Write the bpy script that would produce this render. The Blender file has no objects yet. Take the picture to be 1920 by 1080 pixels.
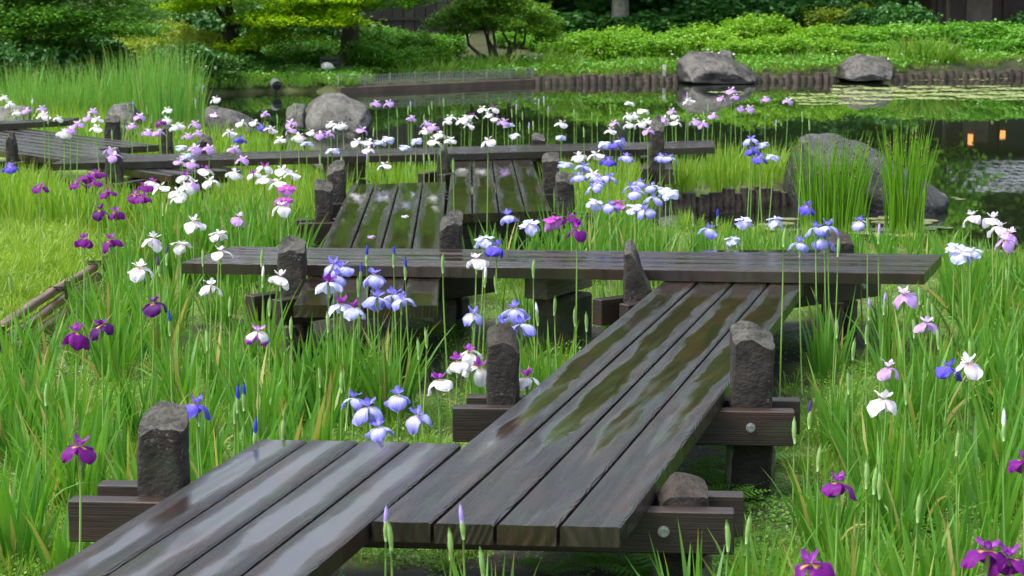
import bpy, bmesh, math, random
import numpy as np
from mathutils import Vector, Matrix, noise
R = math.radians
rng = np.random.default_rng(7)
random.seed(7)
S = bpy.context.scene
COL = S.collection

# ------------------------------------------------------------------ camera
CZ = 2.15; FPX = 3900.0; TH = math.atan(585 / FPX)
cam = bpy.data.cameras.new('camera'); cam_o = bpy.data.objects.new('camera', cam); COL.objects.link(cam_o)
cam_o.location = (0, 0, CZ); cam_o.rotation_euler = (R(90) - TH, 0, 0)
cam.sensor_width = 36; cam.lens = 36 * FPX / 1920; cam.clip_end = 1500; cam.clip_start = .1
cam.dof.use_dof = True; cam.dof.focus_distance = 9.3; cam.dof.aperture_fstop = 9.0
S.camera = cam_o
# ------------------------------------------------------------------ sky, sun, exposure
SUN_EL, SUN_ROT = R(60), R(-105)
w = bpy.data.worlds.new("World"); S.world = w; w.use_nodes = True
nt = w.node_tree; nt.nodes.clear()
sky = nt.nodes.new('ShaderNodeTexSky'); sky.sky_type = 'NISHITA'; sky.sun_disc = False
sky.sun_elevation = SUN_EL; sky.sun_rotation = SUN_ROT; sky.air_density = 1.0; sky.dust_density = 4.0; sky.ozone_density = 1.0
hs = nt.nodes.new('ShaderNodeHueSaturation'); hs.inputs['Saturation'].default_value = .6
bg = nt.nodes.new('ShaderNodeBackground'); bg.inputs[1].default_value = .15
wo = nt.nodes.new('ShaderNodeOutputWorld')
nt.links.new(sky.outputs[0], hs.inputs['Color']); nt.links.new(hs.outputs[0], bg.inputs[0]); nt.links.new(bg.outputs[0], wo.inputs[0])
sl = bpy.data.lights.new('sun', 'SUN'); sl.energy = 1.1; sl.angle = R(28); sl.color = (1, .96, .89)
so = bpy.data.objects.new('sun', sl); COL.objects.link(so)
sd = Vector((math.sin(SUN_ROT) * math.cos(SUN_EL), math.cos(SUN_ROT) * math.cos(SUN_EL), math.sin(SUN_EL)))
so.rotation_euler = sd.to_track_quat('Z', 'Y').to_euler(); so.location = (0, 0, 30)
S.view_settings.view_transform = 'Standard'; S.view_settings.look = 'None'; S.view_settings.gamma = 1
S.view_settings.exposure = 1.35
S.render.engine = 'CYCLES'

# ------------------------------------------------------------------ projection helpers (camera pixels of the 1920 x 1080 frame)
ct, st = math.cos(TH), math.sin(TH)
def G(px, py, z=0.0):
    x = px - 960; y = py - 540
    Y = FPX * ct - y * st; Z = -FPX * st - y * ct
    t = (z - CZ) / Z
    return Vector((x * t, Y * t, z))
def DP(px, py, d):                        # point at ground distance d
    x = px - 960; y = py - 540
    Y = FPX * ct - y * st; Z = -FPX * st - y * ct
    t = d / Y
    return Vector((x * t, d, CZ + Z * t))
def PX(p):
    dz = p[2] - CZ
    f = p[1] * ct - dz * st; u = p[1] * st + dz * ct
    return 960 + FPX * p[0] / f, 540 - FPX * u / f

# ------------------------------------------------------------------ object helpers
order = ['first', 'second', 'third', 'fourth', 'fifth', 'sixth', 'seventh', 'eighth', 'ninth', 'tenth', 'eleventh', 'twelfth', 'thirteenth', 'fourteenth', 'fifteenth', 'sixteenth', 'seventeenth', 'eighteenth', 'nineteenth', 'twentieth']
def ordn(i): return order[i] if i < 20 else '%dth' % (i + 1)
def link(o):
    COL.objects.link(o); return o
def tag(o, label=None, cat=None, group=None, kind=None):
    if label: o['label'] = label
    if cat: o['category'] = cat
    if group: o['group'] = group
    if kind: o['kind'] = kind
    return o
def thing(name, label, cat, loc=(0, 0, 0), rz=0, group=None):
    o = link(bpy.data.objects.new(name, None)); o.location = loc; o.rotation_euler = (0, 0, rz)
    o.empty_display_size = .1
    return tag(o, label, cat, group)
def part(name, me, parent=None, loc=None, rot=None, scale=None):
    o = link(bpy.data.objects.new(name, me))
    if parent: o.parent = parent
    if loc is not None: o.location = loc
    if rot is not None: o.rotation_euler = rot
    if scale is not None: o.scale = scale
    return o
def bm_mesh(name, bm, mat, smooth=False):
    me = bpy.data.meshes.new(name); bm.to_mesh(me); bm.free()
    if mat: me.materials.append(mat)
    if smooth: me.polygons.foreach_set('use_smooth', [True] * len(me.polygons))
    return me
def np_mesh(name, V, Q, mat, col=None, uv=None, smooth=False):
    """V (n,3), Q (m,k) faces; col (n,3) point colours; uv (n,2) per vertex"""
    me = bpy.data.meshes.new(name)
    V = np.asarray(V, np.float32); Q = np.asarray(Q, np.int32); m, k = Q.shape
    me.vertices.add(len(V)); me.vertices.foreach_set('co', V.ravel())
    me.loops.add(m * k); me.loops.foreach_set('vertex_index', Q.ravel())
    me.polygons.add(m); me.polygons.foreach_set('loop_start', np.arange(0, m * k, k, dtype=np.int32))
    me.polygons.foreach_set('loop_total', np.full(m, k, np.int32))
    if smooth: me.polygons.foreach_set('use_smooth', np.ones(m, bool))
    me.update(calc_edges=True)
    if col is not None:
        a = me.color_attributes.new('Col', 'FLOAT_COLOR', 'POINT')
        c = np.ones((len(V), 4), np.float32); c[:, :3] = col; a.data.foreach_set('color', c.ravel())
    if uv is not None:
        l = me.uv_layers.new(name='UVMap'); l.data.foreach_set('uv', np.asarray(uv, np.float32)[Q.ravel()].ravel())
    if mat: me.materials.append(mat)
    return me
def box(bm, c, s, rz=0, bev=0):
    r = bmesh.ops.create_cube(bm, size=1, matrix=Matrix.Translation(c) @ Matrix.Rotation(rz, 4, 'Z') @ Matrix.Diagonal((*s, 1)))
    if bev:
        es = list({e for v in r['verts'] for e in v.link_edges})
        bmesh.ops.bevel(bm, geom=es, offset=bev, segments=1, affect='EDGES')
def tube(bm, pts, rads, n=8, cap=True):
    pts = [Vector(p) for p in pts]; rings = []
    for i, p in enumerate(pts):
        d = (pts[min(i + 1, len(pts) - 1)] - pts[max(i - 1, 0)]).normalized()
        a = d.cross(Vector((0, 1, 0)) if abs(d.y) < .9 else Vector((1, 0, 0))).normalized(); b = d.cross(a)
        rings.append([bm.verts.new(p + (a * math.cos(k * 2 * math.pi / n) + b * math.sin(k * 2 * math.pi / n)) * rads[i]) for k in range(n)])
    for r0, r1 in zip(rings, rings[1:]):
        for k in range(n): bm.faces.new((r0[k], r0[(k + 1) % n], r1[(k + 1) % n], r1[k]))
    if cap:
        bm.faces.new(rings[0]); bm.faces.new(rings[-1][::-1])

# ------------------------------------------------------------------ materials
def newmat(name):
    m = bpy.data.materials.new(name); m.use_nodes = True; m.node_tree.nodes.clear(); return m
class NB:
    def __init__(s, m): s.t = m.node_tree; s.o = s.n('OutputMaterial')
    def n(s, k, **kw):
        x = s.t.nodes.new('ShaderNode' + k)
        for a, b in kw.items(): setattr(x, a, b)
        return x
    def l(s, a, b): s.t.links.new(a, b)
    def set(s, inp, v):
        if isinstance(v, bpy.types.NodeSocket): s.l(v, inp)
        else: inp.default_value = v
    def math(s, op, a, b=0.0, c=0.0, clamp=False):
        x = s.n('Math', operation=op, use_clamp=clamp); s.set(x.inputs[0], a); s.set(x.inputs[1], b); s.set(x.inputs[2], c); return x.outputs[0]
    def mix(s, f, a, b, blend='MIX'):
        x = s.n('Mix', data_type='RGBA', blend_type=blend); s.set(x.inputs[0], f)
        s.set(x.inputs[6], a if isinstance(a, bpy.types.NodeSocket) else (*a, 1)); s.set(x.inputs[7], b if isinstance(b, bpy.types.NodeSocket) else (*b, 1)); return x.outputs[2]
    def noise(s, vec, scale, detail=4, rough=.55):
        x = s.n('TexNoise'); x.inputs['Scale'].default_value = scale; x.inputs['Detail'].default_value = detail; x.inputs['Roughness'].default_value = rough
        if vec is not None: s.l(vec, x.inputs['Vector'])
        return x.outputs['Fac']
    def ramp(s, f, lo, hi, a=0.0, b=1.0):
        x = s.n('MapRange', interpolation_type='SMOOTHSTEP'); s.set(x.inputs[0], f); x.inputs[1].default_value = lo; x.inputs[2].default_value = hi; x.inputs[3].default_value = a; x.inputs[4].default_value = b; return x.outputs[0]
    def bump(s, h, strength, dist=.01):
        x = s.n('Bump'); s.set(x.inputs['Strength'], strength); x.inputs['Distance'].default_value = dist; s.l(h, x.inputs['Height']); return x.outputs[0]
    def vmap(s, vec, sc):
        x = s.n('Mapping'); x.inputs['Scale'].default_value = sc; s.l(vec, x.inputs[0]); return x.outputs[0]
def hexc(r, g, b):
    f = lambda c: ((c / 255 + .055) / 1.055) ** 2.4 if c > 10 else c / 255 / 12.92
    return (f(r), f(g), f(b))

def leaf_mat(name, c0, c1, c2=None, tip=(.30, .19, .05), trans=.45, rough=.4, gloss=.5, tips=True):
    """Col.r = random tint per leaf, Col.g = position along leaf"""
    m = newmat(name); b = NB(m)
    a = b.n('Attribute', attribute_name='Col'); sp = b.n('SeparateColor'); b.l(a.outputs['Color'], sp.inputs[0])
    oi = b.n('ObjectInfo')
    f = b.math('MULTIPLY_ADD', oi.outputs['Random'], .25, b.math('MULTIPLY', sp.outputs[0], .85), clamp=True)
    c = b.mix(f, c0, c1)
    if c2: c = b.mix(b.ramp(sp.outputs[2], .91, .97), c, c2)
    if tips: c = b.mix(b.math('MULTIPLY', b.ramp(sp.outputs[1], .80, 1.0), b.ramp(sp.outputs[2], .55, .85)), c, tip)
    d = b.n('BsdfPrincipled'); b.l(c, d.inputs['Base Color']); d.inputs['Roughness'].default_value = rough
    d.inputs['Specular IOR Level'].default_value = gloss
    tr = b.n('BsdfTranslucent'); b.l(b.mix(1.0, c, (1.0, 1.0, .45), 'MULTIPLY'), tr.inputs[0])
    mx = b.n('MixShader'); mx.inputs[0].default_value = trans
    b.l(d.outputs[0], mx.inputs[1]); b.l(tr.outputs[0], mx.inputs[2]); b.l(mx.outputs[0], b.o.inputs[0])
    return m
M_IRIS = leaf_mat('iris_leaf_green', (.060, .225, .026), (.17, .39, .042), (.46, .40, .14))
M_IRISFAR = leaf_mat('iris_leaf_bright', (.13, .31, .028), (.34, .54, .055), (.42, .46, .10))
M_GRASS = leaf_mat('grass_green', (.09, .27, .025), (.26, .44, .05), (.40, .34, .12))
M_WEED = leaf_mat('weed_green', (.06, .23, .024), (.21, .42, .045), (.33, .44, .07), tips=False)
M_FERN = leaf_mat('fern_green', (.06, .20, .02), (.14, .33, .04), tips=False)
M_STEM = leaf_mat('stem_green', (.15, .34, .06), (.26, .42, .10), tips=False, trans=.1)
M_SHEATH = leaf_mat('sheath_green', (.22, .42, .12), (.38, .52, .16), tips=False, trans=.2)
M_REED = leaf_mat('reed_green', (.08, .27, .06), (.22, .44, .07), (.40, .40, .12))
M_RUSH = leaf_mat('rush_green', (.13, .40, .01), (.30, .58, .03), tips=False, trans=.25)
M_AZA = leaf_mat('azalea_leaf', (.09, .29, .015), (.27, .50, .03), tips=False, trans=.4)
M_AZB = leaf_mat('shrub_leaf_mid', (.06, .25, .02), (.20, .45, .035), tips=False, trans=.35)
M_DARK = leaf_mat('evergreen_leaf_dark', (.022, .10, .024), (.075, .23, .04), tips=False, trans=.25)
M_MAPLE = leaf_mat('maple_leaf_bright', (.20, .44, .01), (.46, .62, .01), tips=False, trans=.5)
M_MAPLEG = leaf_mat('maple_leaf_green', (.09, .30, .015), (.22, .47, .03), tips=False, trans=.5)
M_MAPLED = leaf_mat('maple_leaf_deep', (.06, .23, .03), (.20, .42, .055), tips=False, trans=.4)
M_TREE = leaf_mat('tree_leaf', (.06, .18, .02), (.17, .34, .035), tips=False, trans=.35)

def plain(name, c, rough=.5, noise_amt=.3, scale=20, bump=.3, c2=None, spec=.5, metal=0, bd=.01):
    m = newmat(name); b = NB(m); tc = b.n('TexCoord').outputs['Object']
    f = b.noise(tc, scale); p = b.n('BsdfPrincipled')
    c2 = c2 or tuple(x * (1 - noise_amt) for x in c)
    b.l(b.mix(b.ramp(f, .35, .65), c, c2), p.inputs['Base Color']); p.inputs['Roughness'].default_value = rough
    p.inputs['Specular IOR Level'].default_value = spec; p.inputs['Metallic'].default_value = metal
    if bump: b.l(b.bump(b.noise(tc, scale * 2), bump, bd), p.inputs['Normal'])
    b.l(p.outputs[0], b.o.inputs[0]); return m
M_BARK = plain('bark_brown', (.075, .05, .035), .85, c2=(.03, .035, .02), scale=8, bump=1, bd=.05)
M_BARKG = plain('bark_grey', (.20, .19, .16), .85, c2=(.10, .11, .07), scale=6, bump=1, bd=.04)
M_BRANCH = plain('branch_dark', (.05, .032, .024), .8, scale=12)
M_LOG = plain('weathered_log', (.035, .03, .025), .6, c2=(.15, .11, .08), scale=9, bump=.8, bd=.02)
M_LOGF = plain('bank_log', (.055, .045, .035), .7, c2=(.16, .12, .09), scale=5, bump=.8, bd=.03)
M_CONC = plain('mossy_concrete', (.12, .11, .08), .8, c2=(.05, .07, .03), scale=9, bump=.5)
M_BLACK = plain('black_plastic', (.012, .012, .014), .4, bump=0)
M_GREY = plain('grey_metal', (.16, .18, .19), .35, bump=0)
M_WHITEP = plain('white_paint', (.75, .75, .72), .6, bump=0)
M_BOLT = plain('galvanised_steel', (.42, .45, .47), .35, metal=.7, bump=.2, scale=60)
M_TWINE = plain('black_twine', (.015, .012, .01), .9)
M_MESH = plain('wire_grey', (.27, .29, .26), .5, bump=0)

# bamboo
m = newmat('old_bamboo'); b = NB(m); tc = b.n('TexCoord').outputs['Object']
p = b.n('BsdfPrincipled'); f = b.noise(b.vmap(tc, (30, 2, 30)), 1.2, 6)
b.l(b.mix(b.ramp(f, .35, .62), (.26, .15, .10), (.10, .055, .04)), p.inputs['Base Color']); p.inputs['Roughness'].default_value = .3
b.l(p.outputs[0], b.o.inputs[0]); M_BAMBOO = m

# stone (grey brown, lichen spots, paler broken top)
def stone_mat(name, base, dark, pale, lichen=.55, rough=.7, toppale=1.0, big=1.0):
    m = newmat(name); b = NB(m); tc = b.n('TexCoord').outputs['Object']
    ob = b.n('ObjectInfo'); off = b.n('VectorMath', operation='ADD'); b.l(tc, off.inputs[0])
    cx = b.n('CombineXYZ'); b.l(b.math('MULTIPLY', ob.outputs['Random'], 37.0), cx.inputs[0]); b.l(cx.outputs[0], off.inputs[1]); v = b.vmap(off.outputs[0], (big,) * 3)
    n1 = b.noise(v, 9, 8, .7); n2 = b.noise(v, 40, 6, .7)
    c = b.mix(b.ramp(n1, .35, .65), dark, base)
    vo = b.n('TexVoronoi'); vo.inputs['Scale'].default_value = 65; b.l(v, vo.inputs['Vector'])
    sp = b.math('MULTIPLY', b.ramp(b.math('ADD', vo.outputs['Distance'], b.math('MULTIPLY', b.math('SUBTRACT', b.noise(v, 30, 3), .5), 1.3)), .30, .16), b.ramp(b.noise(v, 7, 4), lichen, lichen + .1))
    c = b.mix(sp, c, pale)
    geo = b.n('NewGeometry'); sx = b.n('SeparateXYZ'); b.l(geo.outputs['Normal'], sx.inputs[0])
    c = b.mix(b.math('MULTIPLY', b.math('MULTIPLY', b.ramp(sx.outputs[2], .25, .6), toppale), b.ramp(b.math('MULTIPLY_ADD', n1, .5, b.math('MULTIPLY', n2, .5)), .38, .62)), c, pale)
    c = b.mix(b.math('MULTIPLY', b.ramp(b.noise(v, 3.3, 4), .56, .70), .6), c, (.05, .07, .025))
    p = b.n('BsdfPrincipled'); b.l(c, p.inputs['Base Color']); p.inputs['Roughness'].default_value = rough
    hgt = b.math('ADD', b.math('MULTIPLY', n1, 1.0), b.math('MULTIPLY', n2, .5))
    b.l(b.bump(hgt, 1.0, .045), p.inputs['Normal']); b.l(p.outputs[0], b.o.inputs[0]); return m
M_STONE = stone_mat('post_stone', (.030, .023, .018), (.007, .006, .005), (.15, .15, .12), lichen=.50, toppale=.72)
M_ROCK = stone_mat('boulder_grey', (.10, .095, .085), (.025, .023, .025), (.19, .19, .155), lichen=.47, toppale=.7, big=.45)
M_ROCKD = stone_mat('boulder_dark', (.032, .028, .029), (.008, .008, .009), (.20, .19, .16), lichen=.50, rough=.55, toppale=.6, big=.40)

# wet timber: UV x across a plank (0..1), y along in metres
def wood_mat(name, base, red, wet=True, pud=0.0, pmax=1.0, dry0=None, prough=.04):
    m = newmat(name); b = NB(m); uv = b.n('UVMap').outputs[0]
    ob = b.n('ObjectInfo'); off = b.n('VectorMath', operation='ADD'); b.l(uv, off.inputs[0])
    cx = b.n('CombineXYZ'); b.l(b.math('MULTIPLY', ob.outputs['Random'], 53.0), cx.inputs[0]); b.l(b.math('MULTIPLY', ob.outputs['Random'], 91.0), cx.inputs[1]); b.l(cx.outputs[0], off.inputs[1]); v = off.outputs[0]
    warp = b.noise(b.vmap(v, (1.2, .9, 1)), 1.0, 2)
    wv = b.n('VectorMath', operation='ADD'); b.l(b.vmap(v, (9, .35, 1)), wv.inputs[0])
    cc = b.n('CombineXYZ'); b.l(b.math('MULTIPLY', warp, 7.0), cc.inputs[0]); b.l(cc.outputs[0], wv.inputs[1])
    wave = b.n('TexWave', wave_type='BANDS', bands_direction='X'); wave.inputs['Scale'].default_value = 1.6; wave.inputs['Distortion'].default_value = 2.5; wave.inputs['Detail'].default_value = 3
    b.l(wv.outputs[0], wave.inputs['Vector']); g1 = wave.outputs['Fac']
    g2 = b.noise(b.vmap(v, (26, 1.0, 1)), 1.6, 6, .65)
    blot = b.noise(b.vmap(v, (1.4, 1.2, 1)), 1.3, 5)
    c = b.mix(b.ramp(g2, .35, .65), base, tuple(x * .30 for x in base)); c = b.mix(b.math('MULTIPLY', b.ramp(g1, .62, .92), .55), c, tuple(x * .25 for x in base))
    c = b.mix(b.math('MULTIPLY', b.ramp(blot, .45, .65), .6), c, red)
    c = b.mix(b.math('MULTIPLY', b.ramp(b.noise(v, 2.3, 4), .54, .66), .55), c, (.032, .040, .018))
    vo = b.n('TexVoronoi'); vo.inputs['Scale'].default_value = 6.0; b.l(b.vmap(v, (.25, 1, 1)), vo.inputs['Vector'])
    c = b.mix(b.ramp(vo.outputs['Distance'], .035, .02), c, (.008, .006, .005))
    p = b.n('BsdfPrincipled'); b.l(c, p.inputs['Base Color'])
    if wet:
        sx = b.n('SeparateXYZ'); b.l(uv, sx.inputs[0]); u = sx.outputs[0]
        e = b.math('MINIMUM', u, b.math('SUBTRACT', 1.0, u))
        nn = b.noise(b.vmap(v, (.7, .8, 1)), 1.1, 6, .62); fine = b.noise(b.vmap(v, (7, .5, 1)), 2.2, 5, .7)
        q = b.math('ADD', e, b.math('MULTIPLY', b.math('SUBTRACT', nn, .5), 1.0)); q = b.math('ADD', q, b.math('MULTIPLY', b.math('SUBTRACT', fine, .5), .09))
        if dry0: q = b.math('SUBTRACT', q, b.math('MULTIPLY', b.ramp(sx.outputs[1], dry0[1], dry0[0]), .42))
        pf = b.math('MULTIPLY', b.ramp(q, .10 - pud, .42 - pud), pmax)
        rr = b.math('MULTIPLY_ADD', b.noise(b.vmap(v, (5, .6, 1)), 1.3, 5, .65), .30, .13)
        mr = b.n('Mix', data_type='FLOAT'); b.l(pf, mr.inputs[0]); b.l(rr, mr.inputs[2]); mr.inputs[3].default_value = prough
        b.l(mr.outputs[0], p.inputs['Roughness'])
        p.inputs['Specular IOR Level'].default_value = .75
        hh = b.math('ADD', b.math('MULTIPLY', g1, .7), g2)
        hh = b.math('MULTIPLY', hh, b.math('MULTIPLY_ADD', pf, -.96, 1.0))
        b.l(b.bump(hh, .62, .0040), p.inputs['Normal'])
    else:
        p.inputs['Roughness'].default_value = .5
        b.l(b.bump(g2, .6, .004), p.inputs['Normal'])
    b.l(p.outputs[0], b.o.inputs[0]); return m
M_PLANK = wood_mat('wet_dark_plank', (.038, .027, .020), (.042, .020, .012))
M_PLANKB = wood_mat('near_puddled_plank', (.038, .028, .021), (.046, .022, .014), pud=.11, dry0=(.75, 1.5))
M_PLANKW = wood_mat('puddled_dark_plank', (.034, .026, .018), (.040, .020, .012), pud=.13)
M_PLANKD = wood_mat('damp_dark_plank', (.038, .029, .024), (.046, .022, .015), pud=.06, prough=.14)
M_BEAM = wood_mat('beam_timber', (.034, .022, .015), (.044, .020, .012), wet=False)
M_PALE = wood_mat('pale_cut_timber', (.26, .23, .17), (.20, .16, .10), wet=False)
M_BOARD = wood_mat('old_black_boards', (.018, .014, .012), (.02, .013, .01), wet=False)

# water
m = newmat('pond_water'); b = NB(m); tc = b.n('TexCoord').outputs['Object']; p = b.n('BsdfPrincipled')
p.inputs['Base Color'].default_value = (.012, .018, .008, 1); p.inputs['Roughness'].default_value = .015; p.inputs['IOR'].default_value = 1.36
h1 = b.noise(b.vmap(tc, (1.0, .35, 1)), 1.6, 3); h2 = b.noise(b.vmap(tc, (1, .5, 1)), 9, 2)
calm = b.ramp(b.noise(b.vmap(tc, (.12, .10, 1)), 1.0, 2), .42, .62, .25, 1.0)
b.l(b.bump(b.math('MULTIPLY', b.math('MULTIPLY_ADD', h2, .05, h1), calm), .06, .05), p.inputs['Normal']); b.l(p.outputs[0], b.o.inputs[0]); M_WATER = m

# ground: mud with algae and moss
m = newmat('muddy_ground'); b = NB(m); tc = b.n('TexCoord').outputs['Object']; p = b.n('BsdfPrincipled')
c = b.mix(b.ramp(b.noise(tc, 5, 8, .7), .35, .65), (.060, .046, .028), (.095, .075, .040))
c = b.mix(b.ramp(b.noise(tc, 1.3, 8, .7), .40, .56), c, (.12, .20, .025))
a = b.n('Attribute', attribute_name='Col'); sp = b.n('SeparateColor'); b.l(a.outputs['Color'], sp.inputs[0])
c = b.mix(b.math('MULTIPLY', sp.outputs[0], b.ramp(b.noise(tc, 3.5, 8, .75), .25, .5)), c, (.20, .31, .045)); c = b.mix(sp.outputs[1], c, (.022, .017, .011))  # Col.g mixes in the near-black brown: painted deck shade, dark far soil
b.l(c, p.inputs['Base Color']); p.inputs['Roughness'].default_value = .8
b.l(b.bump(b.noise(tc, 22, 8, .75), .9, .04), p.inputs['Normal']); b.l(p.outputs[0], b.o.inputs[0]); M_GROUND = m

# ------------------------------------------------------------------ petals: UV x = along petal, y = across (0..1)
def petal_mat(name, edge, centre, vein=None, yellow=.9, veinamt=.6, trans=.35, cen=(.15, .75)):
    m = newmat(name); b = NB(m); uv = b.n('UVMap').outputs[0]; sx = b.n('SeparateXYZ'); b.l(uv, sx.inputs[0])
    t = sx.outputs[0]; v = b.math('ABSOLUTE', b.math('MULTIPLY_ADD', sx.outputs[1], 2.0, -1.0))
    rad = b.math('MAXIMUM', t, b.math('MULTIPLY', v, .85))
    f = b.ramp(b.math('ADD', rad, b.math('MULTIPLY', b.noise(uv, 6, 3), .15)), cen[0] + .08, cen[1] + .08)
    c = b.mix(f, centre, edge)
    if vein:
        wv = b.n('TexWave', wave_type='BANDS', bands_direction='Y'); wv.inputs['Scale'].default_value = 3.6; wv.inputs['Distortion'].default_value = 1.5; wv.inputs['Detail'].default_value = 2
        b.l(b.vmap(uv, (.25, 1, 1)), wv.inputs['Vector'])
        c = b.mix(b.math('MULTIPLY', b.ramp(wv.outputs['Fac'], .55, .95), veinamt), c, vein)
    if yellow:
        yy = b.math('MULTIPLY', b.ramp(t, .34, .20), b.ramp(v, .42, .12)); c = b.mix(b.math('MULTIPLY', yy, yellow), c, (.85, .52, .03))
    d = b.n('BsdfPrincipled'); b.l(c, d.inputs['Base Color']); d.inputs['Roughness'].default_value = .55; d.inputs['Specular IOR Level'].default_value = .25
    b.l(b.bump(b.noise(b.vmap(uv, (.6, 1, 1)), 14, 4), .35, .002), d.inputs['Normal'])
    tr = b.n('BsdfTranslucent'); b.l(c, tr.inputs[0]); mx = b.n('MixShader'); mx.inputs[0].default_value = trans
    b.l(d.outputs[0], mx.inputs[1]); b.l(tr.outputs[0], mx.inputs[2]); b.l(mx.outputs[0], b.o.inputs[0]); return m
WH = (.76, .76, .78)
PAL = {  # key: (fall material, standard material, colour words, broad six-petal form?)
 'P': (petal_mat('petal_purple', hexc(128, 24, 142), hexc(104, 16, 124), (.07, .003, .10)), petal_mat('std_purple', hexc(140, 36, 158), hexc(180, 110, 205), None, 0), 'rich purple', 0),
 'D': (petal_mat('petal_dark_purple', hexc(88, 16, 112), hexc(70, 10, 92), (.04, .002, .08)), petal_mat('std_dark_purple', hexc(110, 30, 140), hexc(90, 20, 120), None, 0), 'dark purple', 0),
 'M': (petal_mat('petal_magenta', hexc(175, 115, 190), hexc(125, 40, 140), (.75, .5, .8), .6, .4), petal_mat('std_magenta', hexc(190, 80, 190), hexc(170, 60, 170), None, 0), 'magenta purple', 1),
 'V': (petal_mat('petal_violet', hexc(92, 80, 205), hexc(120, 110, 225), (.07, .04, .5)), petal_mat('std_violet', hexc(110, 90, 215), hexc(150, 140, 235), None, 0), 'deep violet blue', 0),
 'B': (petal_mat('petal_blue', hexc(146, 146, 232), hexc(222, 226, 250), (.22, .21, .78), .9, .75, cen=(.3, .95)), petal_mat('std_blue', hexc(120, 112, 222), hexc(170, 168, 240), None, 0), 'lavender blue veined', 0),
 'I': (petal_mat('petal_pale_blue', hexc(200, 204, 244), hexc(232, 234, 250), (.42, .45, .85), .8, .4), petal_mat('std_pale_blue', hexc(205, 210, 246), hexc(240, 240, 250), None, 0), 'pale blue', 1),
 'W': (petal_mat('petal_white', WH, WH, (.58, .62, .74), .7, .35), petal_mat('std_white', WH, WH, None, 0), 'pure white', 0),
 'Y': (petal_mat('petal_white_gold', WH, (.82, .82, .86), None, 1.0), petal_mat('std_white_gold', WH, WH, None, .5), 'yellow hearted white', 1),
 'L': (petal_mat('petal_lilac', hexc(200, 158, 232), hexc(150, 100, 205), (.80, .72, .90), .8, .35), petal_mat('std_lilac', hexc(225, 200, 242), hexc(240, 232, 248), None, 0), 'lilac purple', 0),
 'K': (petal_mat('petal_white_lilac', (.84, .80, .88), hexc(205, 180, 235), None, .9, cen=(.3, .62)), petal_mat('std_white_lilac', WH, (.80, .74, .88), None, 0), 'lilac blushed white', 0),
 'A': (petal_mat('petal_white_a', WH, WH, None, .9), petal_mat('std_purple_a', hexc(150, 60, 170), hexc(130, 40, 150), None, 0), 'purple crested white', 0),
 'E': (petal_mat('petal_edged', hexc(150, 60, 175), (.85, .85, .88), None, .9, cen=(.62, .80)), petal_mat('std_edged', hexc(190, 120, 210), WH, None, 0), 'purple margined white', 0),
 'F': (petal_mat('petal_veined', hexc(215, 218, 246), hexc(150, 155, 228), (.30, .32, .80), 1.0, .6), petal_mat('std_veined', hexc(140, 40, 160), hexc(130, 40, 150), None, 0), 'purple crested blue', 0),
}
def petal_geo(L, W, a0, a1, ruffle, seed, nt_=9, nv=8, cup=.18, claw=.22, r0=.004):
    rg = np.random.default_rng(seed); V = []; UV = []
    r, z = r0, 0.0; ph = rg.uniform(0, 6.28, 3); tw = rg.uniform(-.2, .2)
    for i in range(nt_ + 1):
        t = i / nt_
        ang = a0 + (a1 - a0) * t ** .9
        if i: r += math.cos(ang) * L / nt_; z += math.sin(ang) * L / nt_
        s = min(1, max(0, (t - .02) / .40)); s = s * s * (3 - 2 * s); wd = claw + (1 - claw) * s ** .8
        if t > .55: wd *= math.sqrt(max(0, 1 - ((t - .55) / .452) ** 2.3))
        wd = W * wd / 2
        for j in range(nv + 1):
            v = -1 + 2 * j / nv
            off = -cup * wd * v * v + ruffle * (abs(v) ** 1.5) * (.3 + t) * (math.sin(5 * v + ph[0] + 5 * t) + .6 * math.sin(11 * t + ph[1] + 3 * v))
            off += ruffle * t ** 3 * math.sin(7 * v + ph[2])
            V.append((r - math.sin(ang) * off, wd * v + tw * wd * t * .3, z + math.cos(ang) * off)); UV.append((t, (v + 1) / 2))
    F = [(i * (nv + 1) + j, (i + 1) * (nv + 1) + j, (i + 1) * (nv + 1) + j + 1, i * (nv + 1) + j + 1) for i in range(nt_) for j in range(nv)]
    return np.array(V), np.array(F), np.array(UV)
def rotz(V, a):
    c, s = math.cos(a), math.sin(a); return np.stack([V[:, 0] * c - V[:, 1] * s, V[:, 0] * s + V[:, 1] * c, V[:, 2]], 1)
PET = {}
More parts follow.
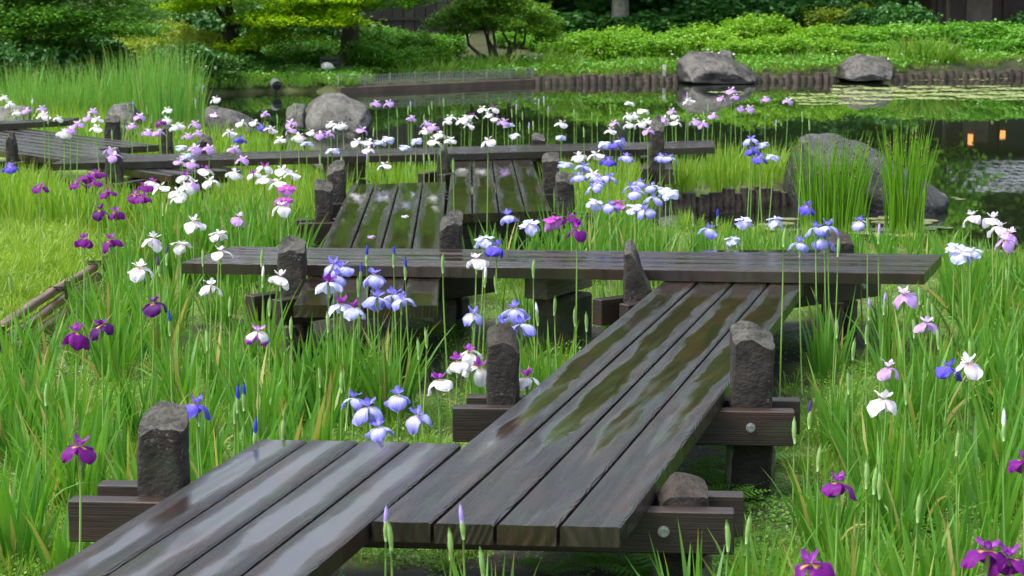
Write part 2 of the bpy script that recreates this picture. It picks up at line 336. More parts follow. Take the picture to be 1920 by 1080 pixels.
for key, (mf, ms, words, broad) in PAL.items():
    hs_ = sum(map(ord, key))
    falls = [];
    for k in range(3):
        if broad: g = petal_geo(.090, .098, R(22 - 6 * k), R(-82 - 12 * k), .0085, hs_ + k, claw=.4)
        else: g = petal_geo(.094, .088, R(26 - 6 * k), R(-98 + 10 * k), .0062, hs_ + k, claw=.34)
        falls.append(np_mesh('fall', *g[:2], mf, uv=g[2], smooth=True))
    stds = []
    for k in range(2):
        if broad: g = petal_geo(.074, .066, R(38 - 10 * k), R(-30), .0045, hs_ + 9 + k)
        else: g = petal_geo(.046, .024, R(72 - 20 * k), R(50 - 25 * k), .0018, hs_ + 9 + k, nt_=6, nv=4)
        stds.append(np_mesh('standard', *g[:2], ms, uv=g[2], smooth=True))
    # style crest: three little arms, one continuous mesh
    Vs, Fs, Us = [], [], []; n0 = 0
    for k in range(3):
        g = petal_geo(.034, .017, R(35), R(20), .001, hs_ + 20 + k, nt_=4, nv=2, cup=-.2, claw=.7); Vs.append(rotz(g[0], k * 2.094 + .02) + (0, 0, .006)); Fs.append(g[1] + n0); Us.append(g[2] * (.0, 1) + (.8, 0)); n0 += len(g[0])
    crest = np_mesh('style_crest', np.concatenate(Vs), np.concatenate(Fs), ms, uv=np.concatenate(Us), smooth=True)
    # one-piece bloom for far copies
    blooms = []
    for q in range(2):
        Vs, Fs, Us = [], [], []; n0 = 0; rg = np.random.default_rng(hs_ + q)
        for k in range(3):
            g = petal_geo(.092, .090 if not broad else .098, R(25), R(rg.uniform(-95, -62)), .006, hs_ + q * 5 + k, 6, 5)
            Vs.append(rotz(g[0], k * 2.094 + rg.uniform(-.2, .2))); Fs.append(g[1] + n0); Us.append(g[2]); n0 += len(g[0])
        nf = sum(len(f) for f in Fs)
        for k in range(3):
            g = petal_geo(.046 if not broad else .075, .028 if not broad else .066, R(62 if not broad else 35), R(25 if not broad else -30), .003, hs_ + q * 5 + k + 40, 4, 4)
            Vs.append(rotz(g[0], 1.047 + k * 2.094)); Fs.append(g[1] + n0); Us.append(g[2]); n0 += len(g[0])
        me = np_mesh('bloom', np.concatenate(Vs), np.concatenate(Fs), mf, uv=np.concatenate(Us), smooth=True); me.materials.append(ms)
        mi = np.zeros(sum(len(f) for f in Fs), np.int32); mi[nf:] = 1; me.polygons.foreach_set('material_index', mi); blooms.append(me)
    PET[key] = (falls, stds, crest, blooms)

def colattr(me, r, g=.3, bb=.3):
    a = me.color_attributes.new('Col', 'FLOAT_COLOR', 'POINT'); a.data.foreach_set('color', np.tile(np.array([r, g, bb, 1], np.float32), len(me.vertices)))
def lathe_mesh(name, prof, mat, n=7, bend=0):
    bm = bmesh.new(); tube(bm, [(bend * (z / max(prof[-1][1], .001)) ** 2, 0, z) for r_, z in prof], [r_ for r_, z in prof], n)
    me = bm_mesh(name, bm, mat, True); colattr(me, random.random()); return me
SPATHE = [lathe_mesh('bud_sheath', [(.0035, -.02), (.0065, 0), (.008, .02), (.006, .045), (.0015, .062)], M_SHEATH, 7, .006 * s) for s in (-1, 1)]
M_BUDB = plain('bud_blue', hexc(40, 50, 175), .5, bump=0); M_BUDL = plain('bud_lilac', hexc(175, 150, 225), .5, bump=0); M_BUDW = plain('bud_white', (.75, .78, .85), .5, bump=0); M_BUDP = plain('bud_purple', hexc(70, 30, 110), .5, bump=0)
def bud_tip(mat):
    return lathe_mesh('bud_tip', [(.0045, .03), (.0075, .045), (.0065, .065), (.004, .082), (.0008, .094)], mat, 7, .002)
TIPS = {'b': bud_tip(M_BUDB), 'l': bud_tip(M_BUDL), 'w': bud_tip(M_BUDW), 'p': bud_tip(M_BUDP)}

# ------------------------------------------------------------------ pond outline and terrain
POND = [(3.93, 16.3), (3.44, 16.8), (2.86, 17.35), (2.36, 17.7), (1.56, 17.95), (1.22, 18.5), (1.25, 19.9), (1.5, 20.05), (2.1, 20.8), (2.8, 21.45), (3.1, 22.3), (3.15, 23.3), (1.5, 22.8),
        (0, 22.3), (-1.5, 22.3), (-2.6, 23.2), (-3.4, 25.2), (-4.1, 27.5), (-4.6, 30), (-5.2, 34), (-6.0, 38), (-6.2, 41.6), (-4.8, 43.2), (-3.6, 42.4), (-3.46, 42.2), (.47, 45.8), (3.72, 46.5), (7.35, 47),
        (9, 47.7), (12.3, 49.3), (22, 52), (45, 50), (45, 12), (8, 14.6), (5, 15.9)]
PA = np.array(POND); PB = np.roll(PA, -1, 0)
def pond_sd(x, y):                          # negative inside the water
    x = np.asarray(x, float); y = np.asarray(y, float)
    d = np.full(x.shape, 1e9); ins = np.zeros(x.shape, bool)
    for (ax, ay), (bx, by) in zip(PA, PB):
        ex, ey = bx - ax, by - ay; t = np.clip(((x - ax) * ex + (y - ay) * ey) / (ex * ex + ey * ey), 0, 1)
        d = np.minimum(d, np.hypot(x - ax - t * ex, y - ay - t * ey))
        c = ((ay > y) != (by > y)); xi = ax + (y - ay) * ex / (ey if abs(ey) > 1e-9 else 1e-9); ins ^= c & (x < xi)
    return np.where(ins, -d, d)
WZ = -.2
def sstep(a, b, x):
    t = np.clip((x - a) / (b - a), 0, 1); return t * t * (3 - 2 * t)
def terr(x, y):
    x = np.asarray(x, float); y = np.asarray(y, float); s = pond_sd(x, y)
    land = .02 * np.sin(x * 2.1 + y * .7) * np.sin(y * 1.7 - x) + .012 * np.sin(x * 5.3) * np.sin(y * 6.1)
    land = land + .13 * sstep(-3.0, -3.6, x) * sstep(9, 11, y) * (1 - sstep(17, 19.5, y))
    land = land + .055 * np.clip(y - 46, 0, 30) + .03 * np.clip(-x - 5, 0, 20) * sstep(24, 30, y)
    return np.where(s < 0, np.maximum(-.7, -.12 + s * 2.2), land * sstep(0, .25, s) - .10 * (1 - sstep(0, .12, s)) - .02)
gx = np.unique(np.concatenate([np.arange(-400, -20, 20), np.arange(-20, -7, .7), np.arange(-7, 6, .16), np.arange(6, 20, .7), np.arange(20, 401, 20)]))
gy = np.unique(np.concatenate([np.arange(-60, 2, 6), np.arange(2, 27, .16), np.arange(27, 70, .6), np.arange(70, 500, 20)]))
X, Y = np.meshgrid(gx, gy); Zt = terr(X, Y); V = np.stack([X, Y, Zt], -1).reshape(-1, 3)
nx, ny = len(gx), len(gy); I = np.arange(nx * ny).reshape(ny, nx)
Q = np.stack([I[:-1, :-1], I[:-1, 1:], I[1:, 1:], I[1:, :-1]], -1).reshape(-1, 4)
gc = np.zeros((len(V), 3)); gc[:, 0] = (sstep(-2.95, -3.3, V[:, 0]) * .9 + sstep(26, 30, V[:, 1]) * .25).clip(0, 1)
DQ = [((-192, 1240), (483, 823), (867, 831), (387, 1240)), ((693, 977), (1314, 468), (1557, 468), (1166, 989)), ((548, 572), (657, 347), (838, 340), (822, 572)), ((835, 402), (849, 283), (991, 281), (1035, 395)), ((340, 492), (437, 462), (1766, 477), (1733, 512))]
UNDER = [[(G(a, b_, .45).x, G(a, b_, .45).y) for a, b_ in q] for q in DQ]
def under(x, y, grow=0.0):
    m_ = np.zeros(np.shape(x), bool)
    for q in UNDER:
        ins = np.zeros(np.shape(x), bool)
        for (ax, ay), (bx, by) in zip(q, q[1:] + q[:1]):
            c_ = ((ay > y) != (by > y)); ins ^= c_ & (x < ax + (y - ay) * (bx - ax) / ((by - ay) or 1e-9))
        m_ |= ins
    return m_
gc[:, 1] = np.maximum(under(V[:, 0], V[:, 1]), .75 * sstep(37, 41, V[:, 1]))  # shade under the decks painted as dark bare mud; darker soil on far bank
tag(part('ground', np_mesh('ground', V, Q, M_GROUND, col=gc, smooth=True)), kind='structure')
bm = bmesh.new(); vs = [bm.verts.new((x, y, WZ)) for x, y in ((-7.5, 12), (46, 12), (46, 54), (-7.5, 54))]; bm.faces.new(vs)
tag(part('water', bm_mesh('water', bm, M_WATER)), kind='structure')
def gz(x, y): return float(terr(np.array([x]), np.array([y]))[0])

# ------------------------------------------------------------------ plank walkways
ZL, TK = .45, .066; ZU = ZL + TK + .008
DECKS = []
def plank_mesh(a, b_, c, d, ztop, mat, sub=.22):
    """a near-left, b far-left, c far-right, d near-right (2D); one sawn plank"""
    L = max((b_ - a).length, (c - d).length); n = max(3, int(L / sub)); W = (d - a).length
    prof = [(0, -1), (0, -.10), (.035, 0), (.12, 0), (.30, 0), (.5, 0), (.70, 0), (.88, 0), (.965, 0), (1, -.10), (1, -1)]
    V, UV, F = [], [], []; sd_ = random.random() * 100; k = len(prof); sag = random.uniform(.0008, .0022)
    for i in range(n + 1):
        t = i / n; l = a.lerp(b_, t); r = d.lerp(c, t); wob = noise.noise(Vector((sd_, t * L * .9, 0))) * .0018
        for (u, zz) in prof:
            p = l.lerp(r, u); dz = zz * TK + wob
            if zz == 0: dz += -sag * (1 - (2 * u - 1) ** 2) + noise.noise(Vector((u * 3 + sd_, t * L * 2, 1))) * .0006
            V.append((p.x, p.y, ztop + dz)); UV.append((u, t * L))
    for i in range(n):
        for j in range(k - 1): F.append((i * k + j, i * k + j + 1, (i + 1) * k + j + 1, (i + 1) * k + j))
        F.append((i * k + k - 1, i * k, (i + 1) * k, (i + 1) * k + k - 1))
    nb = len(V)
    me = bpy.data.meshes.new('plank')
    ends = [tuple(range(k)), tuple(n * k + j for j in range(k - 1, -1, -1))]
    me.from_pydata(V, [], F + ends); me.update()
    l = me.uv_layers.new(name='UVMap')
    for li, lp in enumerate(me.loops): l.data[li].uv = UV[lp.vertex_index]
    for p in list(me.polygons)[-2:]:
        for li in p.loop_indices:
            v = me.vertices[me.loops[li].vertex_index].co; l.data[li].uv = (UV[me.loops[li].vertex_index][0] * .12, v.z * 1.2)
    me.materials.append(mat); return me
def walkway(label, cs, z, mats, lens_along='v'):
    a, b_, c, d = [Vector((p[0], p[1])) for p in cs]
    DECKS.append(([a, b_, c, d], z))
    cen = (a + b_ + c + d) / 4
    t = thing('plank_walkway', label, 'walkway', (cen.x, cen.y, 0), 0, 'wet plank walkways zigzagging through the iris bed')
    gap = .006 / (d - a).length
    for i in range(4):
        u0, u1 = i / 4 + gap, (i + 1) / 4 - gap
        mat = mats[i] if isinstance(mats, list) else mats
        me = plank_mesh(a.lerp(d, u0) , b_.lerp(c, u0), b_.lerp(c, u1), a.lerp(d, u1), z + random.uniform(-.0015, .0015), mat)
        o = part('plank', me, t); o.matrix_parent_inverse = Matrix.Translation((-cen.x, -cen.y, 0))
    return t
def g2(px, py, z): p = G(px, py, z); return Vector((p.x, p.y))
walkA = walkway('nearest walkway of four wet dark planks running off the bottom left corner', [g2(-192, 1240, ZL), g2(483, 823, ZL), g2(867, 831, ZL), g2(387, 1240, ZL)], ZL, M_PLANKD)
walkB = walkway('long near diagonal walkway with shiny puddles running up to the middle crosswise walkway', [g2(693, 977, ZL), g2(1314, 468, ZL), g2(1557, 468, ZL), g2(1166, 989, ZL)], ZL, M_PLANKB)
# crosswise walks: planks run left-right, so 'near-left' is the front left corner rotated
def cross(label, fl, bl, br, fr, z, mats): return walkway(label, [bl, br, fr, fl], z, mats)
cross('middle crosswise walkway of wet planks lying on top of two others', g2(340, 492, ZU), g2(437, 462, ZU), g2(1766, 477, ZU), g2(1733, 512, ZU), ZU, [M_PLANKD, M_PLANKW, M_PLANKW, M_PLANK])
walkway('short walkway left of centre with green reflections, its near end below the middle crosswise walkway', [g2(548, 572, ZL), g2(657, 347, ZL), g2(838, 340, ZL), g2(822, 572, ZL)], ZL, M_PLANKW)
walkway('short central walkway with dark oval puddles ending under the far crosswise walkway', [g2(835, 402, ZL), g2(849, 283, ZL), g2(991, 281, ZL), g2(1035, 395, ZL)], ZL, M_PLANKW)
cross('far crosswise walkway, a long low line of planks across the iris bed', g2(98, 306, ZU), g2(133, 293, ZU), g2(1338, 263, ZU), g2(1340, 275, ZU), ZU, M_PLANK)
dH = Vector((.63, -.777)); nH = Vector((.777, .63)); eH = Vector((.7, .714)); c0 = Vector((-2.95, 17.9))
s0 = c0 + eH * .80
walkway('left walkway whose near end sticks out below the far crosswise walkway', [c0, c0 - dH * 5.2, s0 - dH * 5.2, s0], ZL, M_PLANK)
S0 = Vector((-4.12, 20.62)); S1_ = S0 + eH * .76
walkway('left slatted walkway with square end beside the lichen stone posts', [S0 + nH * .012, S0 + nH * .012 - dH * 4.6, S1_ - dH * 4.6, S1_], ZL, M_PLANK)
cross('farthest left walkway, only its dark edge showing at the picture edge', g2(-80, 236, ZU), g2(-60, 229, ZU), g2(148, 220, ZU), g2(130, 226, ZU), ZU, M_PLANK)

# ------------------------------------------------------------------ trestles: two bolted beams on legs, holding the stone posts
BEAMS = []
def beam_mesh(L, bev=.004, mat=M_BEAM, h=.145, w=.078):
    bm = bmesh.new(); box(bm, (L / 2, 0, 0), (L, w, h), 0, bev)
    uvl = bm.loops.layers.uv.new('UVMap')
    for f in bm.faces:
        for l in f.loops: l[uvl].uv = ((l.vert.co.z + l.vert.co.y) * 4, l.vert.co.x)
    return bm_mesh('beam', bm, mat)
def bolt_mesh():
    bm = bmesh.new()
    bmesh.ops.create_cone(bm, segments=16, radius1=.0205, radius2=.0195, depth=.004, cap_ends=True, matrix=Matrix.Translation((0, -.002, 0)) @ Matrix.Rotation(R(90), 4, 'X'))
    bmesh.ops.create_cone(bm, segments=6, radius1=.0145, radius2=.0145, depth=.010, cap_ends=True, matrix=Matrix.Translation((0, -.0085, 0)) @ Matrix.Rotation(R(90), 4, 'X'))
    return bm_mesh('bolt', bm, M_BOLT)
BOLT = bolt_mesh()
def trestle(label, p0, p1, ext=(.26, .26), sp=.112, bolts=(.14,), zt=ZL - TK - .002, backshift=0.0):
    """p0, p1 = centres of the two stone posts; beams run either side of them"""
    p0 = Vector(p0[:2]); p1 = Vector(p1[:2]); d = (p1 - p0).normalized(); n = Vector((-d.y, d.x)); L = (p1 - p0).length + ext[0] + ext[1]; rz = math.atan2(d.y, d.x)
    o0 = p0 - d * ext[0]
    t = thing('support_trestle', label, 'trestle', (o0.x, o0.y, 0), rz, 'timber trestles under the walkways')
    BEAMS.append((o0, o0 + d * L))
    for s in (-1, 1):
        bo = part('beam', beam_mesh(L), t, (backshift * (s > 0), s * sp, zt - .0725))
        if s < 0:
            for bx in bolts: part('bolt', BOLT, bo, (bx if bx > 0 else L + bx, -.0392, .004))
    for lx in (ext[0], L - ext[1]):
        bm = bmesh.new(); box(bm, (0, 0, (zt - .16) / 2 - .05), (.20, .13, zt - .14 + .06), 0, .01)
        part('leg', bm_mesh('leg', bm, M_CONC), t, (lx, 0, 0))
    return t
# stone posts -------------------------------------------------------
def stone_mesh(w, dpt, h, prof, lean=(0, 0), taper=.9, sd_=0, zb=0.0):
    """prof: heights (fraction of h) from left to right along the top"""
    nx_, ny_, nz_ = 9, 6, 20; idx = {}; V = []; F = []
    def top(u):
        q = (u + 1) / 2 * (len(prof) - 1); i = min(int(q), len(prof) - 2); return prof[i] + (prof[i + 1] - prof[i]) * (q - i)
    def vert(i, j, k):
        key = (i, j, k)
        if key in idx: return idx[key]
        u = -1 + 2 * i / nx_; v = -1 + 2 * j / ny_; t = k / nz_
        # rounded-square section
        r = max(abs(u), abs(v)); q = (abs(u) ** 7 + abs(v) ** 7) ** (1 / 7) + 1e-9; uu, vv = u * r / q, v * r / q
        tp = 1 + (taper - 1) * t; hh = h * top(u) * (1 + .045 * v * t)
        x = uu * w / 2 * tp + lean[0] * t; y = vv * dpt / 2 * tp + lean[1] * t; z = t * hh
        P = Vector((x * 9 + sd_ * 7.3, y * 9, z * 6)); nn = noise.noise_vector(P) * .011 + noise.noise_vector(P * 3.1) * .0065 + noise.noise_vector(P * 8) * .003
        if k == nz_: nn.z += noise.noise(P * 2.2) * .010
        V.append((x + nn.x, y + nn.y, zb + z + nn.z * (t > .05))); idx[key] = len(V) - 1; return idx[key]
    for k in range(nz_):
        for i in range(nx_): F.append((vert(i, 0, k), vert(i + 1, 0, k), vert(i + 1, 0, k + 1), vert(i, 0, k + 1))); F.append((vert(i + 1, ny_, k), vert(i, ny_, k), vert(i, ny_, k + 1), vert(i + 1, ny_, k + 1)))
        for j in range(ny_): F.append((vert(nx_, j, k), vert(nx_, j + 1, k), vert(nx_, j + 1, k + 1), vert(nx_, j, k + 1))); F.append((vert(0, j + 1, k), vert(0, j, k), vert(0, j, k + 1), vert(0, j + 1, k + 1)))
    for i in range(nx_):
        for j in range(ny_): F.append((vert(i, j, nz_), vert(i + 1, j, nz_), vert(i + 1, j + 1, nz_), vert(i, j + 1, nz_))); F.append((vert(i, j + 1, 0), vert(i + 1, j + 1, 0), vert(i + 1, j, 0), vert(i, j, 0)))
    me = bpy.data.meshes.new('stone_post'); me.from_pydata(V, [], F); me.update(); me.materials.append(M_STONE)
    me.polygons.foreach_set('use_smooth', [True] * len(me.polygons)); 
    try: me.set_sharp_from_angle(angle=R(32))
    except Exception: pass
    return me
STONES = []
def stone(label, px0, px1, ytop, d, prof=(1, 1), lean=0, taper=.9, dp=.15, rz=0, sd_=1):
    pxc = (px0 + px1) / 2; x = (pxc - 960) / FPX * d * 1.0; ztop = DP(pxc, ytop, d).z; f_ = d * ct - (ztop - CZ) * st
    x = (pxc - 960) / FPX * f_; w_ = (px1 - px0) / FPX * f_
    o = part('stone_post', stone_mesh(w_ * .96, dp, ztop + .02, prof, (lean, 0), taper, sd_), None, (x, d, -.02), (0, 0, rz))
    STONES.append((x, d)); return tag(o, label, 'stone post', 'rough stone posts standing beside the walkways')
st1 = stone('stout grey-topped stone post with white lichen speckles beside the nearest walkway', 256, 354, 776, 7.03, (.95, .975, 1.0, .99, .985, .97), taper=.93, dp=.16, sd_=1)
st2 = stone('tall black squared stone post on the left of the near diagonal walkway', 909, 976, 627, 8.58, (.985, 1.0, 1.0, .99, .93), taper=.93, dp=.13, sd_=2)
st3 = stone('tall pale-topped stone post on the right of the near diagonal walkway', 1369, 1453, 626, 8.52, (.99, 1.02, 1.02, .98, .965), taper=.96, dp=.15, sd_=3)
st4 = stone('low stone stub on the lower right beam of the near diagonal walkway', 1229, 1333, 910, 6.90, (.90, 1.0, 1.0, .98, .96), taper=.92, dp=.15, sd_=4)
st5 = stone('pale-topped stone post in front of the left end of the middle crosswise walkway', 520, 574, 459, 11.58, (.99, 1.0, 1.02, 1.0, .98), taper=.97, dp=.14, sd_=5)
st6 = stone('reddish stone post behind the middle crosswise walkway at centre', 823, 868, 416, 12.52, (.96, 1.02, 1.05, 1.03), taper=.98, dp=.13, sd_=6)
st7 = stone('pointed triangular stone post in front of the middle crosswise walkway', 1168, 1224, 461, 11.40, (.98, 1.0, .96, .86, .72, .66), taper=.95, dp=.15, sd_=7)
st8 = stone('short dark stone post behind the right end of the middle crosswise walkway', 1554, 1600, 443, 12.42, (.96, 1.0, 1.0, .95), taper=.95, dp=.14, sd_=8)
st9 = stone('stone post with angled pale top, nearer of the leaning pair left of the short walkway', 589, 624, 345, 15.1, (1.0, 1.0, .98, .95), taper=.92, dp=.14, sd_=9)
st10 = stone('dark leaning stone post, farther of the pair left of the short walkway', 618, 655, 310, 16.4, (.93, 1.0, 1.0), lean=-.03, taper=.92, dp=.14, sd_=10)
st11 = stone('oval mossy stone post in front of the far crosswise walkway', 816, 847, 278, 18.9, (.86, .98, 1.02, .98, .84), taper=.85, dp=.13, sd_=11)
st12 = stone('stone post with round white lichen spots right of the central walkway', 1040, 1080, 332, 15.5, (1.0, 1.0, .98), taper=.86, dp=.14, sd_=12)
st13 = stone('stone post streaked white, farther of the two right of the central walkway', 1015, 1051, 294, 17.1, (.98, 1.0, 1.0), taper=.93, dp=.14, sd_=13)
st14 = stone('small square stone post top showing behind the far crosswise walkway', 996, 1022, 256, 20.35, (1, 1, .98), taper=.95, sd_=14)
st15 = stone('tall narrow dark stone post at the right end of the far crosswise walkway', 1216, 1248, 236, 19.40, (.97, 1.0, .99), taper=.9, dp=.14, sd_=15)
st16 = stone('rounded stone post in front of the far crosswise walkway with a lilac iris before it', 196, 232, 284, 18.02, (.97, 1.02, 1.0, .86), taper=.86, dp=.14, sd_=16)
st17 = stone('flat-topped pale stone post behind the left slatted walkway', 194, 227, 223, 22.15, (1, 1.01, 1), taper=.86, dp=.14, sd_=17)
st18 = stone('rounded stone post at the square end of the left slatted walkway', 300, 325, 236, 21.6, (.93, 1.0, .99, .92), taper=.85, dp=.14, sd_=18)
st19 = stone('pale stone post in front of the left slatted walkway at the picture edge', 9, 33, 251, 20.05, (.93, 1.0, .97, .85), taper=.85, dp=.14, sd_=19)
st20 = stone('stone post top behind two lilac irises and the far crosswise walkway', 368, 398, 258, 19.35, (.93, 1.0, .99, .93), taper=.92, dp=.14, sd_=20)
st21 = stone('stone post tip just behind the tall narrow dark post', 1219, 1243, 222, 20.95, (.9, 1, .95), taper=.8, dp=.14, sd_=21)
trestle('low trestle under the nearest walkway with a bolted beam end at the lower right', st1.location, st4.location, (.30, .17), bolts=(-.235,), backshift=.04)
trestle('trestle crossing under the near diagonal walkway between two tall stone posts', st2.location, st3.location, (.20, .17), bolts=(-.18,), backshift=.04)
trestle('trestle under the left part of the middle crosswise walkway', st5.location, st6.location, (.22, .25), bolts=(-.12,))
trestle('trestle under the right part of the middle crosswise walkway', st7.location, st8.location, (.20, .20), bolts=(-.16,))
trestle('trestle between the nearer leaning stone post and the spotted stone post', st9.location, st12.location, (.19, .20), bolts=(.30, -.1))
trestle('trestle between the farther leaning stone post and the streaked stone post', st10.location, st13.location, (.12, .15), bolts=(.28,))
trestle('trestle behind the oval stone post under the far crosswise walkway', st11.location, st14.location, (.2, .15))
trestle('trestle under the left end of the far crosswise walkway', st16.location, st20.location, (.15, .15))
trestle('trestle under the right end of the far crosswise walkway', st15.location, st21.location, (.15, .1))
trestle('trestle under the left slatted walkway', st19.location, st17.location, (.2, .1))
M_STUB = M_STONE.copy(); M_STUB.name = 'brown_stub_stone'
for n_ in M_STUB.node_tree.nodes:
    if n_.type == 'MIX':
        for inp in (n_.inputs[6], n_.inputs[7]):
            if not inp.is_linked and inp.default_value[0] > .12: inp.default_value = (.085, .060, .040, 1)
for o_ in (st4, st8, st2): o_.data.materials[0] = M_STUB
def block(label, px, d, ln=.55, rz=R(35)):
    x = (px - 960) / FPX * d
    t = thing('timber_support', label, 'support', (x, d, 0), rz, 'pale cut timber supports')
    part('block', beam_mesh(ln, mat=M_PALE, h=.17, w=.15), t, (0, 0, ZU - TK - .004 - .085), (0, 0, R(0)))
    bm = bmesh.new(); box(bm, (.35, 0, .12), (.30, .26, .30), 0, .015); part('footing', bm_mesh('footing', bm, M_CONC), t)
block('pale sawn timber block under the middle of the middle crosswise walkway', 1005, 12.0, .6, R(62))
block('pale sawn timber block under the far crosswise walkway near the leaning posts', 617, 19.0, .5, R(62))

# ------------------------------------------------------------------ bamboo rail
t = thing('bamboo_rail', 'low rail of three stacked brown bamboo poles tied to a short stake', 'rail', (-2.88, 11, .02))
for i, z in enumerate((.04, .105, .17)):
    bm = bmesh.new(); pts, rr = [], []; L = 3.35
    for k in range(33):
        y = k * L / 32; node = (k % 5 == (i * 2) % 5); pts.append((.010 * math.sin(y * 1.3 + i) + .028 * (1 - i), y, z - .045 * y / L + .004 * math.sin(y * 3 + i))); rr.append(.029 + (.004 if node else 0))
    tube(bm, pts, rr, 10); part('bamboo_pole', bm_mesh('bamboo_pole', bm, M_BAMBOO, True), t)
for y in (.35, 2.08, 3.3):
    bm = bmesh.new(); tube(bm, [(0, 0, -.12), (0, 0, .215)], [.022, .021], 10); part('stake', bm_mesh('stake', bm, M_BAMBOO, True), t, (.055, y, 0))
    bm = bmesh.new()
    for q in range(3): tube(bm, [(-.06, .0, .15 + q * .012), (.03, -.035, .155 + q * .012), (.085, 0, .15 + q * .01), (.03, .035, .145 + q * .012), (-.06, 0, .15 + q * .012)], [.005] * 5, 5)
    tube(bm, [(.08, -.01, .16), (.10, -.03, .19), (.12, -.05, .17)], [.004, .004, .002], 5)
    part('twine', bm_mesh('twine', bm, M_TWINE), t, (0, y, 0))

# ------------------------------------------------------------------ boulders
def boulder(label, outl, d, thick, mat, sd_, zsink=.3):
    """outl: silhouette points in photo pixels, given real depth and thickness"""
    pts = []; base = Vector((sum(p[0] for p in outl) / len(outl), 0))
    P = [DP(px, py, d) for px, py in outl]; cx = sum(p.x for p in P) / len(P); zb = WZ - zsink
    bm = bmesh.new()
    for p in P:
        z = p.z
        for yo, sc in ((0, 1), (-thick * .42, .82), (thick * .42, .85), (-thick * .62, .5), (thick * .6, .5)):
            zz = zb + (z - zb) * (sc if z > WZ + .1 else 1); bm.verts.new(((p.x - cx) * (sc + (1 - sc) * .4), yo, zz))
    bmesh.ops.convex_hull(bm, input=bm.verts)
    for v in [v for v in bm.verts if not v.link_faces]: bm.verts.remove(v)
    bmesh.ops.triangulate(bm, faces=bm.faces)
    bmesh.ops.subdivide_edges(bm, edges=bm.edges, cuts=6, use_grid_fill=True)
    bmesh.ops.triangulate(bm, faces=bm.faces)
    for _ in range(1): bmesh.ops.smooth_vert(bm, verts=bm.verts, factor=.6, use_axis_x=True, use_axis_y=True, use_axis_z=True)
    sz = max(p.x for p in P) - min(p.x for p in P)
    for v in bm.verts:
        q = v.co * (2.6 / sz) + Vector((sd_ * 5.1, 0, 0)); v.co += noise.noise_vector(q) * sz * .045 + noise.noise_vector(q * 3) * sz * .022 + noise.noise_vector(q * 8) * sz * .010
    me = bm_mesh('boulder', bm, mat, True)
    return tag(part('boulder', me, None, (cx, d, 0)), label, 'boulder')
boulder('big pale grey boulder standing in the pond left of centre', [(575, 238), (570, 205), (590, 183), (612, 172), (640, 174), (665, 190), (690, 196), (697, 225), (695, 240), (600, 245)], 31.6, 1.0, M_ROCK, 1)
boulder('small grey boulder leaning against the left side of the big pale boulder', [(536, 236), (537, 203), (552, 192), (572, 195), (580, 236)], 32.2, .5, M_ROCK, 2)
boulder('dark rounded boulder in front of the tall reeds', [(199, 240), (200, 208), (214, 194), (235, 189), (255, 197), (265, 215), (268, 240)], 26.5, .6, M_ROCKD, 3)
boulder('low flat dark boulder with moss beside the reeds', [(355, 240), (372, 206), (395, 198), (430, 205), (465, 216), (482, 228), (470, 245)], 30.5, .9, M_ROCKD, 4)
boulder('grey boulder at the far left behind the white irises', [(-20, 228), (-10, 198), (20, 194), (50, 198), (62, 215), (60, 230)], 26.8, .6, M_ROCK, 5)
boulder('large dark boulder with pale crest on the far bank', [(1270, 152), (1273, 118), (1290, 102), (1320, 97), (1345, 104), (1372, 107), (1400, 122), (1418, 140), (1418, 153)], 46.6, 1.5, M_ROCKD, 6, .2)
boulder('rounded dark boulder on the far bank, right of the largest one', [(1569, 148), (1573, 122), (1590, 106), (1612, 99), (1650, 106), (1672, 118), (1676, 146)], 46.9, 1.2, M_ROCKD, 7, .2)
boulder('small pale rock just behind the large far bank boulder', [(1335, 125), (1345, 98), (1355, 92), (1372, 96), (1380, 125)], 48.2, .5, M_ROCK, 8, .1)
boulder('great sloping grey rock rising from the pond behind the rush clumps', [(1478, 420), (1484, 330), (1500, 258), (1522, 249), (1560, 256), (1610, 272), (1660, 290), (1700, 318), (1745, 350), (1772, 372), (1765, 405), (1640, 425)], 21.3, 1.3, M_ROCK if 0 else stone_mat('boulder_slate', (.024, .022, .024), (.010, .010, .013), (.17, .16, .135), lichen=.47, rough=.5, toppale=.35, big=.5), 9)
boulder('low dark rock at the left end of the log edging', [(1228, 425), (1232, 408), (1262, 402), (1290, 408), (1296, 425)], 18.7, .3, M_ROCKD, 10, .1)

